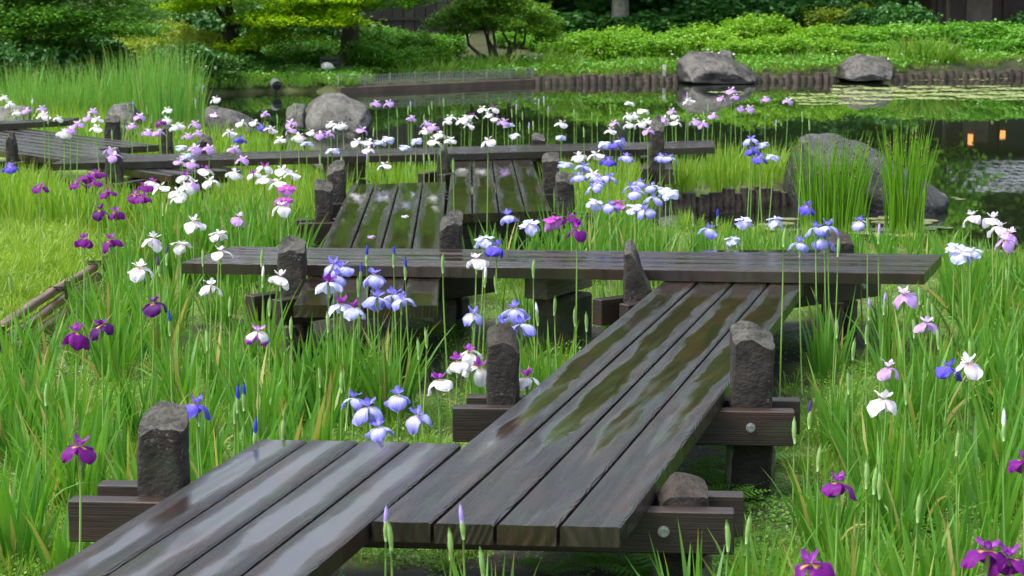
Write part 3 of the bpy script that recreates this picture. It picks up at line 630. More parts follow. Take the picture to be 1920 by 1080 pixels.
# ------------------------------------------------------------------ log piles
def log_mesh(r, h, mat, sd_, n=10):
    bm = bmesh.new(); nz_ = 6; rings = []
    for k in range(nz_ + 1):
        z = k / nz_ * h; rings.append([bm.verts.new(Vector((math.cos(a) * r, math.sin(a) * r, z)) * 1 + Vector((1, 1, .3)) * .10 * r * noise.noise(Vector((math.cos(a) * 2 + sd_ * 3, math.sin(a) * 2, z * 6)))) for a in [q * 2 * math.pi / n for q in range(n)]])
    for r0, r1 in zip(rings, rings[1:]):
        for k in range(n): bm.faces.new((r0[k], r0[(k + 1) % n], r1[(k + 1) % n], r1[k]))
    bm.faces.new(rings[-1])
    return bm_mesh('log_pile', bm, mat)
LOGN = [log_mesh(.046, .5, M_LOG, i, 12) for i in range(6)]
for i in range(20):
    t_ = i / 19; x = 1.42 + (2.78 - 1.42) * t_; d = 19.93 + 1.42 * t_ ** .9 + rng.uniform(-.02, .02)
    ytop = [369, 371, 368, 372, 362, 361, 369, 364, 361, 360, 353, 354, 362, 352, 355, 349, 352, 353, 357, 360][i]; z = DP(1400, ytop, d).z
    o = part('log_pile', LOGN[i % 6], None, (x, d, z - .5), (rng.uniform(-.03, .03), rng.uniform(-.04, .04), rng.uniform(0, 6)), (rng.uniform(.75, 1.1), rng.uniform(.8, 1.1), 1))
    tag(o, '%s blackened log from the left in the short edging beside the inlet' % ordn(i), 'log pile', 'logs of the short edging by the inlet')
LOGF = [log_mesh(.085, .55, M_LOGF, 10 + i, 9) for i in range(5)]
def logrow(px0, px1, P0, P1, n, lab, grp):
    for i in range(n):
        t_ = i / (n - 1); x = P0[0] + (P1[0] - P0[0]) * t_ + rng.uniform(-.02, .02); d = P0[1] + (P1[1] - P0[1]) * t_ - .05
        o = part('log_pile', LOGF[i % 5], None, (x, d, WZ + .17 - .55 + rng.uniform(-.07, .05)), (0, 0, rng.uniform(0, 6)), (rng.uniform(.8, 1.15), 1, 1))
        tag(o, '%s log from the left of the far bank edging, %s' % (ordn(i), lab), 'log pile', grp)
logrow(0, 0, (.6, 45.8), (3.65, 46.45), 19, 'left of the largest boulder', 'far bank log piles left of the large boulder')
logrow(0, 0, (5.5, 46.75), (7.2, 46.95), 11, 'between the two boulders', 'far bank log piles between the boulders')
logrow(0, 0, (8.7, 47.5), (13.2, 49.5), 27, 'right of the rounded boulder', 'far bank log piles at the right')
for i, (px, d, s_) in enumerate(sorted(((1830, 16.45, 1.6), (1862, 16.35, 1.3), (1895, 16.3, 1.8), (1498, 17.7, 1.5), (1470, 17.75, 1.3), (1425, 17.8, 1.4)))):
    o = part('log_stump', LOGN[int(px) % 6], None, ((px - 960) / FPX * d, d, -.50), (0, .02, px), (s_, s_, 1))
    tag(o, '%s black log stump from the left, near water edge %s' % (ordn(i), 'by the right picture edge' if px > 1600 else 'behind the middle crosswise walkway'), 'stump', 'log stumps at the near shore ' + ('right' if px > 1600 else 'centre'))

# mesh fence and edging board at far left bank
e0, e1 = Vector((-3.5, 42.2)), Vector((.47, 45.75)); ed = (e1 - e0); eL = ed.length; ea = math.atan2(ed.y, ed.x)
bm = bmesh.new(); box(bm, (eL / 2, 0, -.19), (eL, .10, .22), 0, .01)
tag(part('pond_edging', bm_mesh('pond_edging', bm, plain('edging_brown', (.12, .085, .065), .8, scale=4)), None, (e0.x, e0.y, 0), (0, 0, ea)), 'long brown edging board at the water line of the far bank', 'edging')
t = thing('wire_fence', 'low wire mesh fence along the far bank above the brown edging', 'fence', (e0.x, e0.y + .12, 0), ea)
bm = bmesh.new()
for k in range(int(eL / .07)): box(bm, (k * .07, 0, .055), (.014, .010, .19))
for z in (-.02, .055, .14): box(bm, (eL / 2, .0, z), (eL, .01, .014))
part('wire_mesh', bm_mesh('wire_mesh', bm, M_MESH), t)
for k in range(9):
    bm = bmesh.new(); box(bm, (0, 0, .05), (.025, .025, .24)); part('fence_post', bm_mesh('fence_post', bm, M_MESH), t, (k * eL / 8, .02, 0))
# marker post
o = thing('marker_post', 'small white marker post among the far bank logs', 'marker post', tuple(DP(1245.5, 140, 46.7)))
bm = bmesh.new(); box(bm, (0, 0, .08), (.075, .05, .24), 0, .008); part('post', bm_mesh('post', bm, M_WHITEP), o)
bm = bmesh.new(); box(bm, (0, 0, .205), (.085, .06, .02), 0, .004); part('cap', bm_mesh('cap', bm, M_WHITEP), o)
# spotlights at the left bank
def spot(label, px, py, d, s_):
    p_ = DP(px, py, d); t = thing('garden_spotlight', label, 'spotlight', tuple(p_), R(20), 'garden spotlights by the water'); t.scale = (s_,) * 3
    bm = bmesh.new(); tube(bm, [(0, .18, .10), (0, .10, .12), (0, -.10, .06), (0, -.16, .04)], [.10, .14, .145, .15], 16); part('housing', bm_mesh('housing', bm, M_GREY, True), t)
    bm = bmesh.new(); tube(bm, [(0, -.150, .043), (0, -.165, .04)], [.12, .118], 16); part('lens', bm_mesh('lens', bm, M_BLACK), t)
    bm = bmesh.new(); box(bm, (0, 0, -.12), (.05, .05, .26), 0, .01); part('stand', bm_mesh('stand', bm, M_BLACK), t)
spot('grey round garden spotlight at the water edge under dark bushes', 517, 164, 41.8, .72)
spot('smaller grey garden spotlight beside the tall reeds', 377, 174, 36.5, .6)
# black crate with a white sack by the tree trunk
p_ = DP(617, 128, 44.2)
t = thing('black_crate', 'open black plastic crate on the bank beside the thick tree trunk', 'crate', tuple(p_), R(8))
bm = bmesh.new()
for sx_ in (-1, 1): box(bm, (sx_ * .19, 0, .12), (.02, .3, .26))
for sy in (-1, 1):
    for z in (.02, .12, .22): box(bm, (0, sy * .15, z), (.36, .02, .05))
    for k in range(-3, 4): box(bm, (k * .055, sy * .152, .12), (.012, .014, .25))
part('crate_body', bm_mesh('crate_body', bm, M_BLACK), t)
bm = bmesh.new(); box(bm, (0, 0, -.02), (.36, .28, .02)); part('crate_floor', bm_mesh('crate_floor', bm, M_BLACK), t)
bm = bmesh.new(); bmesh.ops.create_icosphere(bm, subdivisions=3, radius=.13)
for v in bm.verts: v.co = Vector((v.co.x, v.co.y * .8, v.co.z * .7)) + noise.noise_vector(v.co * 14) * .02
tag(part('sack', bm_mesh('sack', bm, M_WHITEP, True), None, (p_.x - .02, p_.y - .26, p_.z + .05)), 'pale rounded bag lying in front of the black crate', 'bag')

# ------------------------------------------------------------------ buildings far behind
t = thing('board_fence', 'tall black board fence standing behind the thick tree trunk', 'fence', (-3.1, 57, .5))
for k in range(13):
    bm = bmesh.new(); box(bm, (k * .30 - 1.8, .02 * (k % 2), 1.2), (.285, .03, 2.6), 0, .006); part('board', bm_mesh('board', bm, M_BOARD), t)
bm = bmesh.new(); box(bm, (0, -.04, 2.55), (4.0, .09, .10)); box(bm, (0, -.035, .5), (3.9, .05, .08)); part('fence_rail', bm_mesh('fence_rail', bm, M_BOARD), t)
m = newmat('grey_roof_tiles'); b = NB(m); p = b.n('BsdfPrincipled'); p.inputs['Base Color'].default_value = (.55, .59, .63, 1); p.inputs['Roughness'].default_value = .5; b.l(p.outputs[0], b.o.inputs[0]); M_TILE = m
M_WALLB = plain('brown_timber_wall', (.035, .022, .016), .6, scale=6); M_PLAST = plain('beige_plaster', (.14, .12, .10), .8, scale=4)
t = thing('teahouse', 'dark timber teahouse with beige wall panel behind the bushes at upper right', 'building', (14.7, 57.5, .5))
bm = bmesh.new(); box(bm, (0, 1.5, 1.0), (6.4, 3, 2.6)); part('wall', bm_mesh('wall', bm, M_WALLB), t)
for x0, wdt, mt in ((.6, 1.0, M_PLAST), (1.75, .9, M_PLAST), (-1.9, .7, M_PLAST)):
    bm = bmesh.new(); box(bm, (x0, -.03, .95), (wdt, .05, 1.1)); part('wall_panel', bm_mesh('wall_panel', bm, mt), t)
for x0 in (-3.0, -1.2, .02, 1.2, 2.35, 3.1):
    bm = bmesh.new(); box(bm, (x0, -.06, .9), (.12, .12, 2.2)); part('wall_post', bm_mesh('wall_post', bm, M_WALLB), t)
bm = bmesh.new(); box(bm, (0, -.35, .12), (6.6, .7, .10)); part('veranda', bm_mesh('veranda', bm, M_WALLB), t)
bm = bmesh.new()
for i in range(36):
    for j in range(9): box(bm, (-3.0 + i * .18, -1.0 + j * .26, 1.93 + j * .125 + .02 * (i % 2)), (.15, .285, .045), 0)
part('roof', bm_mesh('roof', bm, M_TILE), t)
bm = bmesh.new(); box(bm, (0, .6, 1.86), (8, 3.0, .06)); part('eave', bm_mesh('eave', bm, M_WALLB), t)
bpy.data.objects[t.name]; 
m = newmat('paper_lantern_glow'); b = NB(m); e_ = b.n('Emission'); e_.inputs[0].default_value = (1, .42, .12, 1); e_.inputs[1].default_value = .8; b.l(e_.outputs[0], b.o.inputs[0]); M_LANT = m
for px, py, hh in ((1820, 258, .30), (1880, 249, .24)):
    sl_ = (py + 45) / FPX; D_ = 56.9; zz = WZ + (D_ - (CZ - WZ) / sl_) * sl_; xx = (px - 960) / FPX * D_
    l = thing('paper_lantern', 'glowing orange box lantern under the eaves, %s of the two in the reflection' % ('left' if px < 1850 else 'right'), 'lantern', (xx, D_, zz), 0, 'lanterns hanging under the teahouse eaves')
    zz_off = 0; bm = bmesh.new(); box(bm, (0, 0, 0), (.12, .12, hh)); part('shade', bm_mesh('shade', bm, M_LANT), l)
    bm = bmesh.new(); box(bm, (0, 0, hh / 2 + .015), (.18, .18, .03)); box(bm, (0, 0, -hh / 2 - .012), (.16, .16, .024)); box(bm, (0, 0, hh / 2 + .1), (.012, .012, .18)); part('frame', bm_mesh('frame', bm, M_WALLB), l)

# ------------------------------------------------------------------ foliage builders
def leaf_quads(P, size, flat=.3, up=0.0, rg=rng, elong=1.6):
    """rhombic leaf faces centred at P, random orientation; flat 0..1 = how horizontal"""
    n = len(P); nrm = rg.normal(size=(n, 3)); nrm[:, 2] = np.abs(nrm[:, 2]) + flat * 3; nrm /= np.linalg.norm(nrm, axis=1)[:, None]
    a = rg.normal(size=(n, 3)); a -= (a * nrm).sum(1)[:, None] * nrm; a /= np.linalg.norm(a, axis=1)[:, None]; b_ = np.cross(nrm, a)
    s = (size * rg.uniform(.6, 1.3, n))[:, None]
    V = np.stack([P - a * s * elong * .5, P + b_ * s * .5, P + a * s * elong * .5 - nrm * s * .15, P - b_ * s * .5], 1).reshape(-1, 3)
    Q = np.arange(n * 4).reshape(n, 4); return V, Q
def foliage_mesh(name, blobs, n, size, mat, flat=.3, seed=0, shell=.75, clump=.16, per=14):
    """blobs: (cx,cy,cz,rx,ry,rz). Leaves gathered in twig clumps spread over lumpy shells."""
    rg = np.random.default_rng(seed); vol = np.array([b_[3] * b_[4] * b_[5] for b_ in blobs]) ** (2 / 3); vol = vol / vol.sum()
    nc = n // per; which = rg.choice(len(blobs), nc, p=vol); B = np.array(blobs)[which]
    u = rg.normal(size=(nc, 3)); u /= np.linalg.norm(u, axis=1)[:, None]
    r = shell + (1 - shell) * rg.random(nc) ** .5; r = np.where(rg.random(nc) < .25, rg.random(nc) ** .4 * shell, r)
    lump = 1 + .16 * np.sin(u[:, 0] * 5 + seed) * np.sin(u[:, 1] * 6 + 1.3 * seed) + .12 * np.sin(u[:, 2] * 9 + u[:, 0] * 7)
    C = B[:, :3] + u * B[:, 3:6] * (r * lump)[:, None]
    P = np.repeat(C, per, 0) + rg.normal(size=(nc * per, 3)) * np.array([clump, clump, clump * (.35 if flat > .8 else .8)])
    V, Q = leaf_quads(P, size, flat, rg=rg)
    cl = np.repeat(rg.random(nc), per) * .6 + rg.random(nc * per) * .4
    col = np.zeros((len(V), 3)); col[:, 0] = np.repeat(cl, 4); col[:, 1] = .3; col[:, 2] = np.repeat(rg.random(nc * per), 4)
    return np_mesh(name, V, Q, mat, col=col)
def limb_mesh(name, segs, mat, n=8):
    bm = bmesh.new()
    for pts, rad in segs: tube(bm, pts, rad, n)
    return bm_mesh(name, bm, mat, True)
def wob(a, b_, k=5, amp=.08, sd_=0):
    a, b_ = Vector(a), Vector(b_); L = (b_ - a).length
    return [a.lerp(b_, i / k) + noise.noise_vector(Vector((sd_, i * .7, 3))) * amp * L * math.sin(math.pi * i / k) for i in range(k + 1)]

# ---- shrubs on the far bank
def shrub_variant(nm, mat, seed, leaf=.055, n=9000, fl=.2, rz_=.42):
    rg = np.random.default_rng(seed)
    bl = [(rg.uniform(-.5, .5), rg.uniform(-.4, .4), .52 + rg.uniform(-.06, .16), rg.uniform(.34, .55), rg.uniform(.34, .5), rg.uniform(.24, rz_)) for _ in range(7)] + [(0, 0, .4, .85, .7, .4)]
    fo = foliage_mesh(nm, bl, n, leaf, mat, fl, seed, clump=.075)
    segs = []
    for k in range(6):
        a = rg.uniform(0, 6.28); r_ = rg.uniform(.3, .7); segs.append((wob((rg.uniform(-.1, .1), 0, -.1), (math.cos(a) * r_, math.sin(a) * r_, .5), 5, .2, seed + k), [.035, .03, .025, .02, .014, .008]))
    return fo, limb_mesh('branches', segs, M_BRANCH, 6)
VA = [shrub_variant('foliage', M_AZA, 20 + i) for i in range(3)]
VB = [shrub_variant('foliage', M_AZB, 30 + i, .06) for i in range(3)]
VD = [shrub_variant('foliage', M_DARK, 40 + i, .08, 9000) for i in range(2)]
M_YEL = leaf_mat('yellow_green_leaf', (.20, .34, .03), (.44, .52, .06), tips=False, trans=.45)
VY = [shrub_variant('foliage', M_YEL, 50, .07, 7000)]
def shrub(var, k, px, ytop, d, wpx, label, grp, rzs=None):
    f_, br = var[k % len(var)]; x = (px - 960) / FPX * d; zg = gz(x, d) - .03; zt_ = DP(px, ytop, d).z
    hh = max(.35, zt_ - zg); t = thing('shrub', label, 'shrub', (x, d, zg), rng.uniform(0, 6.28), grp)
    sw = wpx / FPX * d / 1.9; t.scale = (sw, sw, hh / 1.02)
    part('foliage', f_, t); part('branches', br, t); return t
GA = 'clipped bright green azaleas on the far bank'; posw = lambda px: px
az = [(1060, 68, 49.5, 120), (1120, 58, 49, 150), (1165, 50, 50.5, 150), (1228, 62, 49, 130), (1270, 55, 51, 150), (1325, 45, 50.5, 150), (1385, 33, 52, 150), (1440, 28, 53, 150), (1455, 62, 50, 140), (1380, 70, 49.5, 120), (1520, 50, 51.5, 150), (1560, 70, 50, 120), (1600, 45, 53, 150)]
for i, (px, yt, d, wp) in enumerate(sorted(az)): shrub(VA, i, px, yt, d, wp, '%s bright green azalea counting from the left on the far bank' % ordn(i), GA)
gb = [(1650, 52, 52, 170), (1705, 42, 53, 150), (1770, 45, 52, 150), (1830, 40, 52.5, 160), (1890, 45, 52, 150), (1935, 60, 51, 150), (1740, 75, 50.8, 110), (1850, 72, 51, 130), (1640, 80, 50, 110)]
for i, (px, yt, d, wp) in enumerate(sorted(gb)): shrub(VB, i, px, yt, d, wp, '%s mid green bush from the left, right of the azaleas' % ordn(i), 'mid green bushes at the right of the far bank')
lb = [(690, 48, 48.5, 110), (735, 50, 49.5, 120), (780, 60, 49, 130), (825, 62, 50, 120), (700, 80, 46.5, 110), (745, 92, 46.3, 110), (800, 85, 47.5, 110), (560, 78, 47, 130), (605, 70, 47.5, 110), (1040, 62, 52, 120), (985, 60, 53, 120)]
for i, (px, yt, d, wp) in enumerate(sorted(lb)): shrub(VB, i + 1, px, yt, d, wp, '%s leafy bush from the left behind the wire fence' % ordn(i), 'leafy bushes behind the wire fence')
ld = [(400, 95, 42.8, 110), (445, 90, 44, 120), (490, 100, 44.6, 110), (535, 108, 44.8, 110), (575, 118, 44.6, 90), (415, 128, 42.4, 80), (470, 130, 43.8, 80), (520, 138, 44.0, 60), (565, 140, 43.6, 70)]
V_LD = [shrub_variant('foliage', leaf_mat('dark_pond_shrub', (.03, .12, .02), (.10, .25, .035), tips=False), 60 + i, .06) for i in range(2)]
for i, (px, yt, d, wp) in enumerate(sorted(ld)): shrub(V_LD, i, px, yt, d, wp, '%s dark bush from the left overhanging the water beside the reeds' % ordn(i), 'dark bushes overhanging the water')
yl = [(285, 30, 47, 150), (330, 38, 46, 130), (375, 48, 45, 110), (300, 65, 44.5, 120), (240, 60, 46, 110), (1540, 10, 57, 120), (1590, 5, 58, 120)]
for i, (px, yt, d, wp) in enumerate(sorted(yl)): shrub(VY, i, px, yt, d, wp, '%s yellow green bush from the left, %s' % (ordn(i), 'behind the reeds' if px < 900 else 'behind the azaleas'), 'yellow green bushes')
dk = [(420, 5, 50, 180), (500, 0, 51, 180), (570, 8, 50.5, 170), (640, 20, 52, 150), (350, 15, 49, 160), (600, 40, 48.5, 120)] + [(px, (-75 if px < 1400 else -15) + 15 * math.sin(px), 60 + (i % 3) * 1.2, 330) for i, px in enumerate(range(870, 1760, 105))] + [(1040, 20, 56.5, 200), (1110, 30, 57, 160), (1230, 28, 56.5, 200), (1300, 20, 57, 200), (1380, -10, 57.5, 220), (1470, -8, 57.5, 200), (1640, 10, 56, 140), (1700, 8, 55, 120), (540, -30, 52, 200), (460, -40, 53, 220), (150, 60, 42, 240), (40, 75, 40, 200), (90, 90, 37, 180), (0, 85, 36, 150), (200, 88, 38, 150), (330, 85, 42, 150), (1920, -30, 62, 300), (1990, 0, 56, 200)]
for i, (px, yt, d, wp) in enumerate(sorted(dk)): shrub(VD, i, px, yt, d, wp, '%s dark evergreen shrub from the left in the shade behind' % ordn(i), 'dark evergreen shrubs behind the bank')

# ---- maples and other trees
def tree(name, label, base, trunk_segs, blobs, n, leaf, mat, bark, flat=.3, seed=0, clump=.16, grp=None, shell=.6, per=14):
    t = thing(name, label, 'tree', base, 0, grp)
    part('trunk', limb_mesh('trunk', trunk_segs, bark, 10), t)
    part('crown', foliage_mesh('crown', blobs, n, leaf, mat, flat, seed, shell, clump, per), t); return t
rgt = np.random.default_rng(99)
def tiers(cx, cy, z0, z1, rx, ry, n, seed, droop=.0):
    rg = np.random.default_rng(seed); out = []
    for i in range(n):
        z = z0 + (z1 - z0) * rg.random(); a = rg.uniform(0, 6.28); q = math.sqrt(rg.random())
        out.append((cx + rx * q * math.cos(a), cy + ry * q * math.sin(a), z - droop * q * q, rg.uniform(.5, .95), rg.uniform(.5, .9), rg.uniform(.07, .15)))
    return out
# left dark maple
tree('maple_tree', 'deep green spreading maple whose layered foliage hangs in the upper left corner', (-9.2, 38.5, .3),
     [(wob((0, 0, -.2), (.2, 0, 3.2), 6, .08, 1), [.16, .15, .13, .11, .1, .08, .06]), (wob((.1, 0, 1.2), (2.4, -.4, 1.9), 5, .1, 2), [.07, .06, .05, .04, .03, .015]), (wob((.1, 0, 1.5), (-1.8, -.5, 1.9), 5, .1, 3), [.07, .06, .05, .04, .03, .02])],
     tiers(0, 0, 1.3, 3.6, 2.6, 2.0, 40, 1, .75) + tiers(.3, -.9, .75, 1.7, 2.4, .6, 26, 8, .35) + [(.0, -1.0, .95, .9, .6, .2), (.9, -1.1, .85, .8, .6, .16), (-.6, -1.1, .75, .9, .6, .2), (1.7, -.7, 1.1, .8, .6, .18), (.3, -1.3, .6, .6, .5, .15)], 60000, .055, M_MAPLED, M_BRANCH, .85, 1, .13)
# bright maple (mid left)
tree('maple_tree', 'yellow green maple with a forked dark trunk and flat leafy tiers over the left bank', (-6.2, 45.5, .25),
     [(wob((.05, 0, -.1), (-.05, 0, 3), 6, .06, 4), [.12, .11, .10, .09, .08, .06, .04]), (wob((0, 0, .9), (-.6, -.1, 1.7), 4, .1, 5), [.06, .05, .04, .03, .02]), (wob((0, 0, .8), (2.0, -.6, 1.2), 5, .12, 6), [.05, .04, .035, .03, .02, .01])],
     [(1.6, -1.2, .95, .55, .5, .10), (2.2, -1.0, 1.05, .5, .5, .08), (1.2, -1.3, .75, .55, .5, .09), (2.5, -1.2, 1.2, .5, .5, .08), (.9, -1.2, .6, .6, .5, .1), (.5, -1.3, .45, .55, .5, .09), (1.9, -1.3, .62, .5, .4, .08)] + tiers(.9, -1.0, .95, 1.7, 2.0, .7, 26, 12, .1) + tiers(.9, -.4, 1.3, 2.6, 2.0, 1.6, 16, 2, .2), 46000, .05, M_MAPLE, M_BRANCH, .9, 2, .10)
# thick trunk tree with bright overhang
tree('maple_tree', 'tall maple with a thick reddish brown trunk right of the black crate', (-3.62, 46.6, .0),
     [(wob((0, 0, -.1), (.03, 0, 5), 8, .02, 7), [.24, .20, .19, .185, .18, .17, .16, .14, .12])],
     [(1.0, -.8, 1.55, .7, .5, .10), (.2, -.9, 1.5, .6, .5, .10), (1.5, -.7, 1.7, .6, .5, .1), (-.6, -.9, 1.45, .6, .5, .12), (-1.0, -.6, 1.3, .5, .5, .14)] + tiers(.2, 0, 1.9, 4.5, 2.4, 1.8, 24, 3, .3), 30000, .055, M_MAPLEG, M_BARK, .9, 3, .11)
# multi-stem shrub tree in the centre
segs = []
for k, (ax, az_) in enumerate(((-.75, 1.1), (-.35, 1.35), (.05, 1.4), (.4, 1.3), (.75, 1.15), (-.15, 1.0), (.55, .9))):
    segs.append((wob((ax * .25 + .15, rgt.uniform(-.1, .1), -.1), (ax * 1.15, rgt.uniform(-.4, .4), az_), 6, .18, 30 + k), [.055, .05, .042, .034, .026, .018, .01]))
tree('spreading_shrub_tree', 'broad rounded small tree with many bare twisted stems at the centre of the far bank', (-.45, 48.2, .12), segs,
     [(-1.15, -.1, 1.0, .42, .4, .17), (-.75, -.3, 1.25, .5, .5, .18), (-.25, -.3, 1.45, .55, .5, .18), (.3, -.2, 1.5, .55, .5, .2), (.8, -.3, 1.25, .5, .5, .18), (1.2, 0, 1.02, .42, .45, .16), (.95, -.35, .85, .4, .4, .13), (-.8, -.3, .82, .42, .4, .11), (-.1, -.4, 1.05, .5, .4, .12), (.4, -.5, .95, .4, .4, .12), (0, 0, 1.7, .7, .6, .2), (-.3, .3, 1.2, .9, .5, .25), (1.3, -.2, .7, .35, .4, .14)], 17000, .05, leaf_mat('small_tree_leaf', (.07, .22, .02), (.22, .42, .04), (.30, .30, .05), tips=False), M_BRANCH, .6, 4, .06)
# tall trees whose trunks reach into the frame, seen chiefly in the reflections
def tall(label, x, d, h, crown_r, seed, zb, mat=M_TREE, bark=M_BARKG, rtr=.22, lowcrown=.28, n=15000, leaf=.21):
    rg = np.random.default_rng(seed); bl = []
    for i in range(20):
        tt = rg.random(); z = h * (lowcrown + (1 - lowcrown) * tt) - .6; q = crown_r * math.sin(math.pi * (.18 + .72 * tt)) * math.sqrt(rg.random()); a = rg.uniform(0, 6.28)
        bl.append((q * math.cos(a), q * math.sin(a), z, crown_r * rg.uniform(.22, .42), crown_r * rg.uniform(.22, .42), crown_r * rg.uniform(.14, .28)))
    segs = [(wob((0, 0, -.3), (rg.uniform(-.5, .5), 0, h * .85), 8, .03, seed), [rtr * 1.15, rtr, rtr * .93, rtr * .85, rtr * .75, rtr * .6, rtr * .45, rtr * .3, rtr * .12])]
    for b_ in bl[:9]: segs.append((wob((0, 0, b_[2] * .72), (b_[0], b_[1], b_[2]), 4, .08, seed + b_[0]), [rtr * .4, rtr * .32, rtr * .24, rtr * .15, rtr * .06]))
    return tree('tall_tree', label, (x, d, zb), segs, bl, n, leaf, mat, bark, .2, seed, clump=.42, grp='tall trees behind the far bank', shell=.5)
tall('tall tree with a pale grey trunk behind the bright azaleas', (1160 - 960) / FPX * 57.5, 57.5, 11.5, 3.8, 101, .65, rtr=.23)
tall('small slender tree in front of the teahouse roof', 11.6, 55.6, 4.5, .7, 140, gz(11.6, 55.6), M_MAPLEG, M_BARK, .06, .55, n=2200, leaf=.11)
TX = [(-3.5, 72, 12), (1.0, 62, 11.5), (5.5, 74, 13.5), (-17, 56, 9.5), (-11, 62, 11), (-6.5, 60, 10), (-1.5, 66, 12), (3.5, 70, 13.5), (7.5, 63, 12), (11, 70, 14.5), (15.5, 68, 14), (19.5, 60, 12.5), (25, 64, 13), (-23, 50, 9), (-14.5, 46, 7.5), (31, 58, 12), (-19, 38, 7)]
for i, (x, d, h) in enumerate(sorted(TX)):
    tall('%s tall background tree from the left, its crown above the picture' % ordn(i), x, d, h, h * .34, 110 + i, gz(x, d), M_TREE if i % 3 else M_AZB, M_BARK, .26, .08 if i % 2 else .14, n=20000)

# far-off wood closing the view
P_ = []
rgw = np.random.default_rng(5); n_ = 36000
a_ = rgw.uniform(-1.15, 1.15, n_); rr_ = rgw.uniform(74, 92, n_); zz_ = rgw.random(n_) ** .8 * (12.5 + 2 * np.sin(a_ * 19) + 1.5 * np.sin(a_ * 47 + 1)) ; P_ = np.stack([np.sin(a_) * rr_, np.cos(a_) * rr_, zz_], 1)
V, Q = leaf_quads(P_, 1.0, .1, rg=rgw); col = np.zeros((len(V), 3)); col[:, 0] = np.repeat(rgw.random(n_), 4); col[:, 1] = .3
tag(part('far_wood', np_mesh('far_wood', V, Q, M_TREE, col=col)), 'dark wood closing the garden behind the tall trees', 'wood', kind='stuff')

# ------------------------------------------------------------------ blades
def blades(n, h, wd, spread, lean, curve, seed, segs=5, hv=.3, fold=0.0, arch=0.0):
    """n ribbon leaves growing from a tuft. returns V,Q,col"""
    rg = np.random.default_rng(seed); k = segs + 1
    a = rg.uniform(0, 2 * math.pi, n); rb = spread * np.sqrt(rg.random(n)); bx, by = rb * np.cos(a), rb * np.sin(a)
    a2 = a + rg.normal(0, .7, n); H = h * (1 - hv * rg.random(n)); ln = lean * (.25 + rg.random(n)) * (rb / max(spread, 1e-6) * .8 + .3)
    cv = curve * rg.random(n) ** 1.5 * (1 + (rg.random(n) < .12) * arch)
    fa = rg.uniform(0, 2 * math.pi, n); t = np.linspace(0, 1, k)[None, :]
    ang = ln[:, None] + cv[:, None] * t ** 1.6
    ds = (H / segs)[:, None]
    dx = np.concatenate([np.zeros((n, 1)), np.cumsum(np.sin(ang[:, 1:]) * ds, 1)], 1); dz = np.concatenate([np.zeros((n, 1)), np.cumsum(np.cos(ang[:, 1:]) * ds, 1)], 1)
    cx_ = bx[:, None] + dx * np.cos(a2)[:, None]; cy_ = by[:, None] + dx * np.sin(a2)[:, None]
    W_ = (wd * rg.uniform(.7, 1.2, n))[:, None] * np.clip(1 - t ** 3.2, .03, 1) * (.75 + .5 * np.sin(np.pi * np.clip(t * 1.1, 0, 1)) * .5) * .5
    wx, wy = np.cos(fa)[:, None] * W_, np.sin(fa)[:, None] * W_
    L_ = np.stack([cx_ - wx, cy_ - wy, dz], -1); R_ = np.stack([cx_ + wx, cy_ + wy, dz], -1)
    V = np.stack([L_, R_], 2).reshape(-1, 3)
    base = (np.arange(n) * k * 2)[:, None] + (np.arange(segs) * 2)[None, :]
    Q = np.stack([base, base + 1, base + 3, base + 2], -1).reshape(-1, 4)
    col = np.zeros((n, k, 2, 3)); col[..., 0] = rg.random(n)[:, None, None]; col[..., 1] = t[:, :, None]; col[..., 2] = rg.random(n)[:, None, None]
    return V, Q, col.reshape(-1, 3)
def scatter_blob(name, variants, pos, mat):
    """join copies of variants (V,Q,col) at pos rows (x,y,z,rot,scale) into one mesh"""
    Vs, Qs, Cs = [], [], []; n0 = 0
    for i, (x, y, z, a, s) in enumerate(pos):
        V, Q, c = variants[i % len(variants)]; ca, sa = math.cos(a) * s, math.sin(a) * s
        Vs.append(np.stack([V[:, 0] * ca - V[:, 1] * sa + x, V[:, 0] * sa + V[:, 1] * ca + y, V[:, 2] * s + z], 1)); Qs.append(Q + n0); Cs.append(c); n0 += len(V)
    return np_mesh(name, np.concatenate(Vs), np.concatenate(Qs), mat, col=np.concatenate(Cs))

def in_poly(x, y, poly):
    ins = False; n = len(poly)
    for i in range(n):
        ax, ay = poly[i]; bx, by = poly[(i + 1) % n]
        if (ay > y) != (by > y) and x < ax + (y - ay) * (bx - ax) / (by - ay): ins = not ins
    return ins
def dist_poly(x, y, poly):
    d = 1e9; n = len(poly)
    for i in range(n):
        ax, ay = poly[i]; bx, by = poly[(i + 1) % n]; ex, ey = bx - ax, by - ay; t = min(1, max(0, ((x - ax) * ex + (y - ay) * ey) / (ex * ex + ey * ey + 1e-12)))
        d = min(d, math.hypot(x - ax - t * ex, y - ay - t * ey))
    return d
DW = [[(p.x, p.y) for p in cs] for cs, z in DECKS]
DPX = []
for cs, z in DECKS:
    q = [PX((p.x, p.y, z)) for p in cs]; qb = [PX((p.x, p.y, z - TK)) for p in cs]; DPX.append((q, qb))
def on_deck(x, y, m=.1):
    for poly in DW:
        if in_poly(x, y, poly) or dist_poly(x, y, poly) < m: return True
    for a, b_ in BEAMS:
        if dist_poly(x, y, [(a.x, a.y), (b_.x, b_.y)]) < .15: return True
    return False
def px_on_deck(px, py, m=0):
    for q, qb in DPX:
        if in_poly(px, py, q) or in_poly(px, py - 0, qb): return True
        if m and (in_poly(px, py + m, q)): return True
    return False
def dist_deck(x, y): return min(dist_poly(x, y, p) for p in DW)

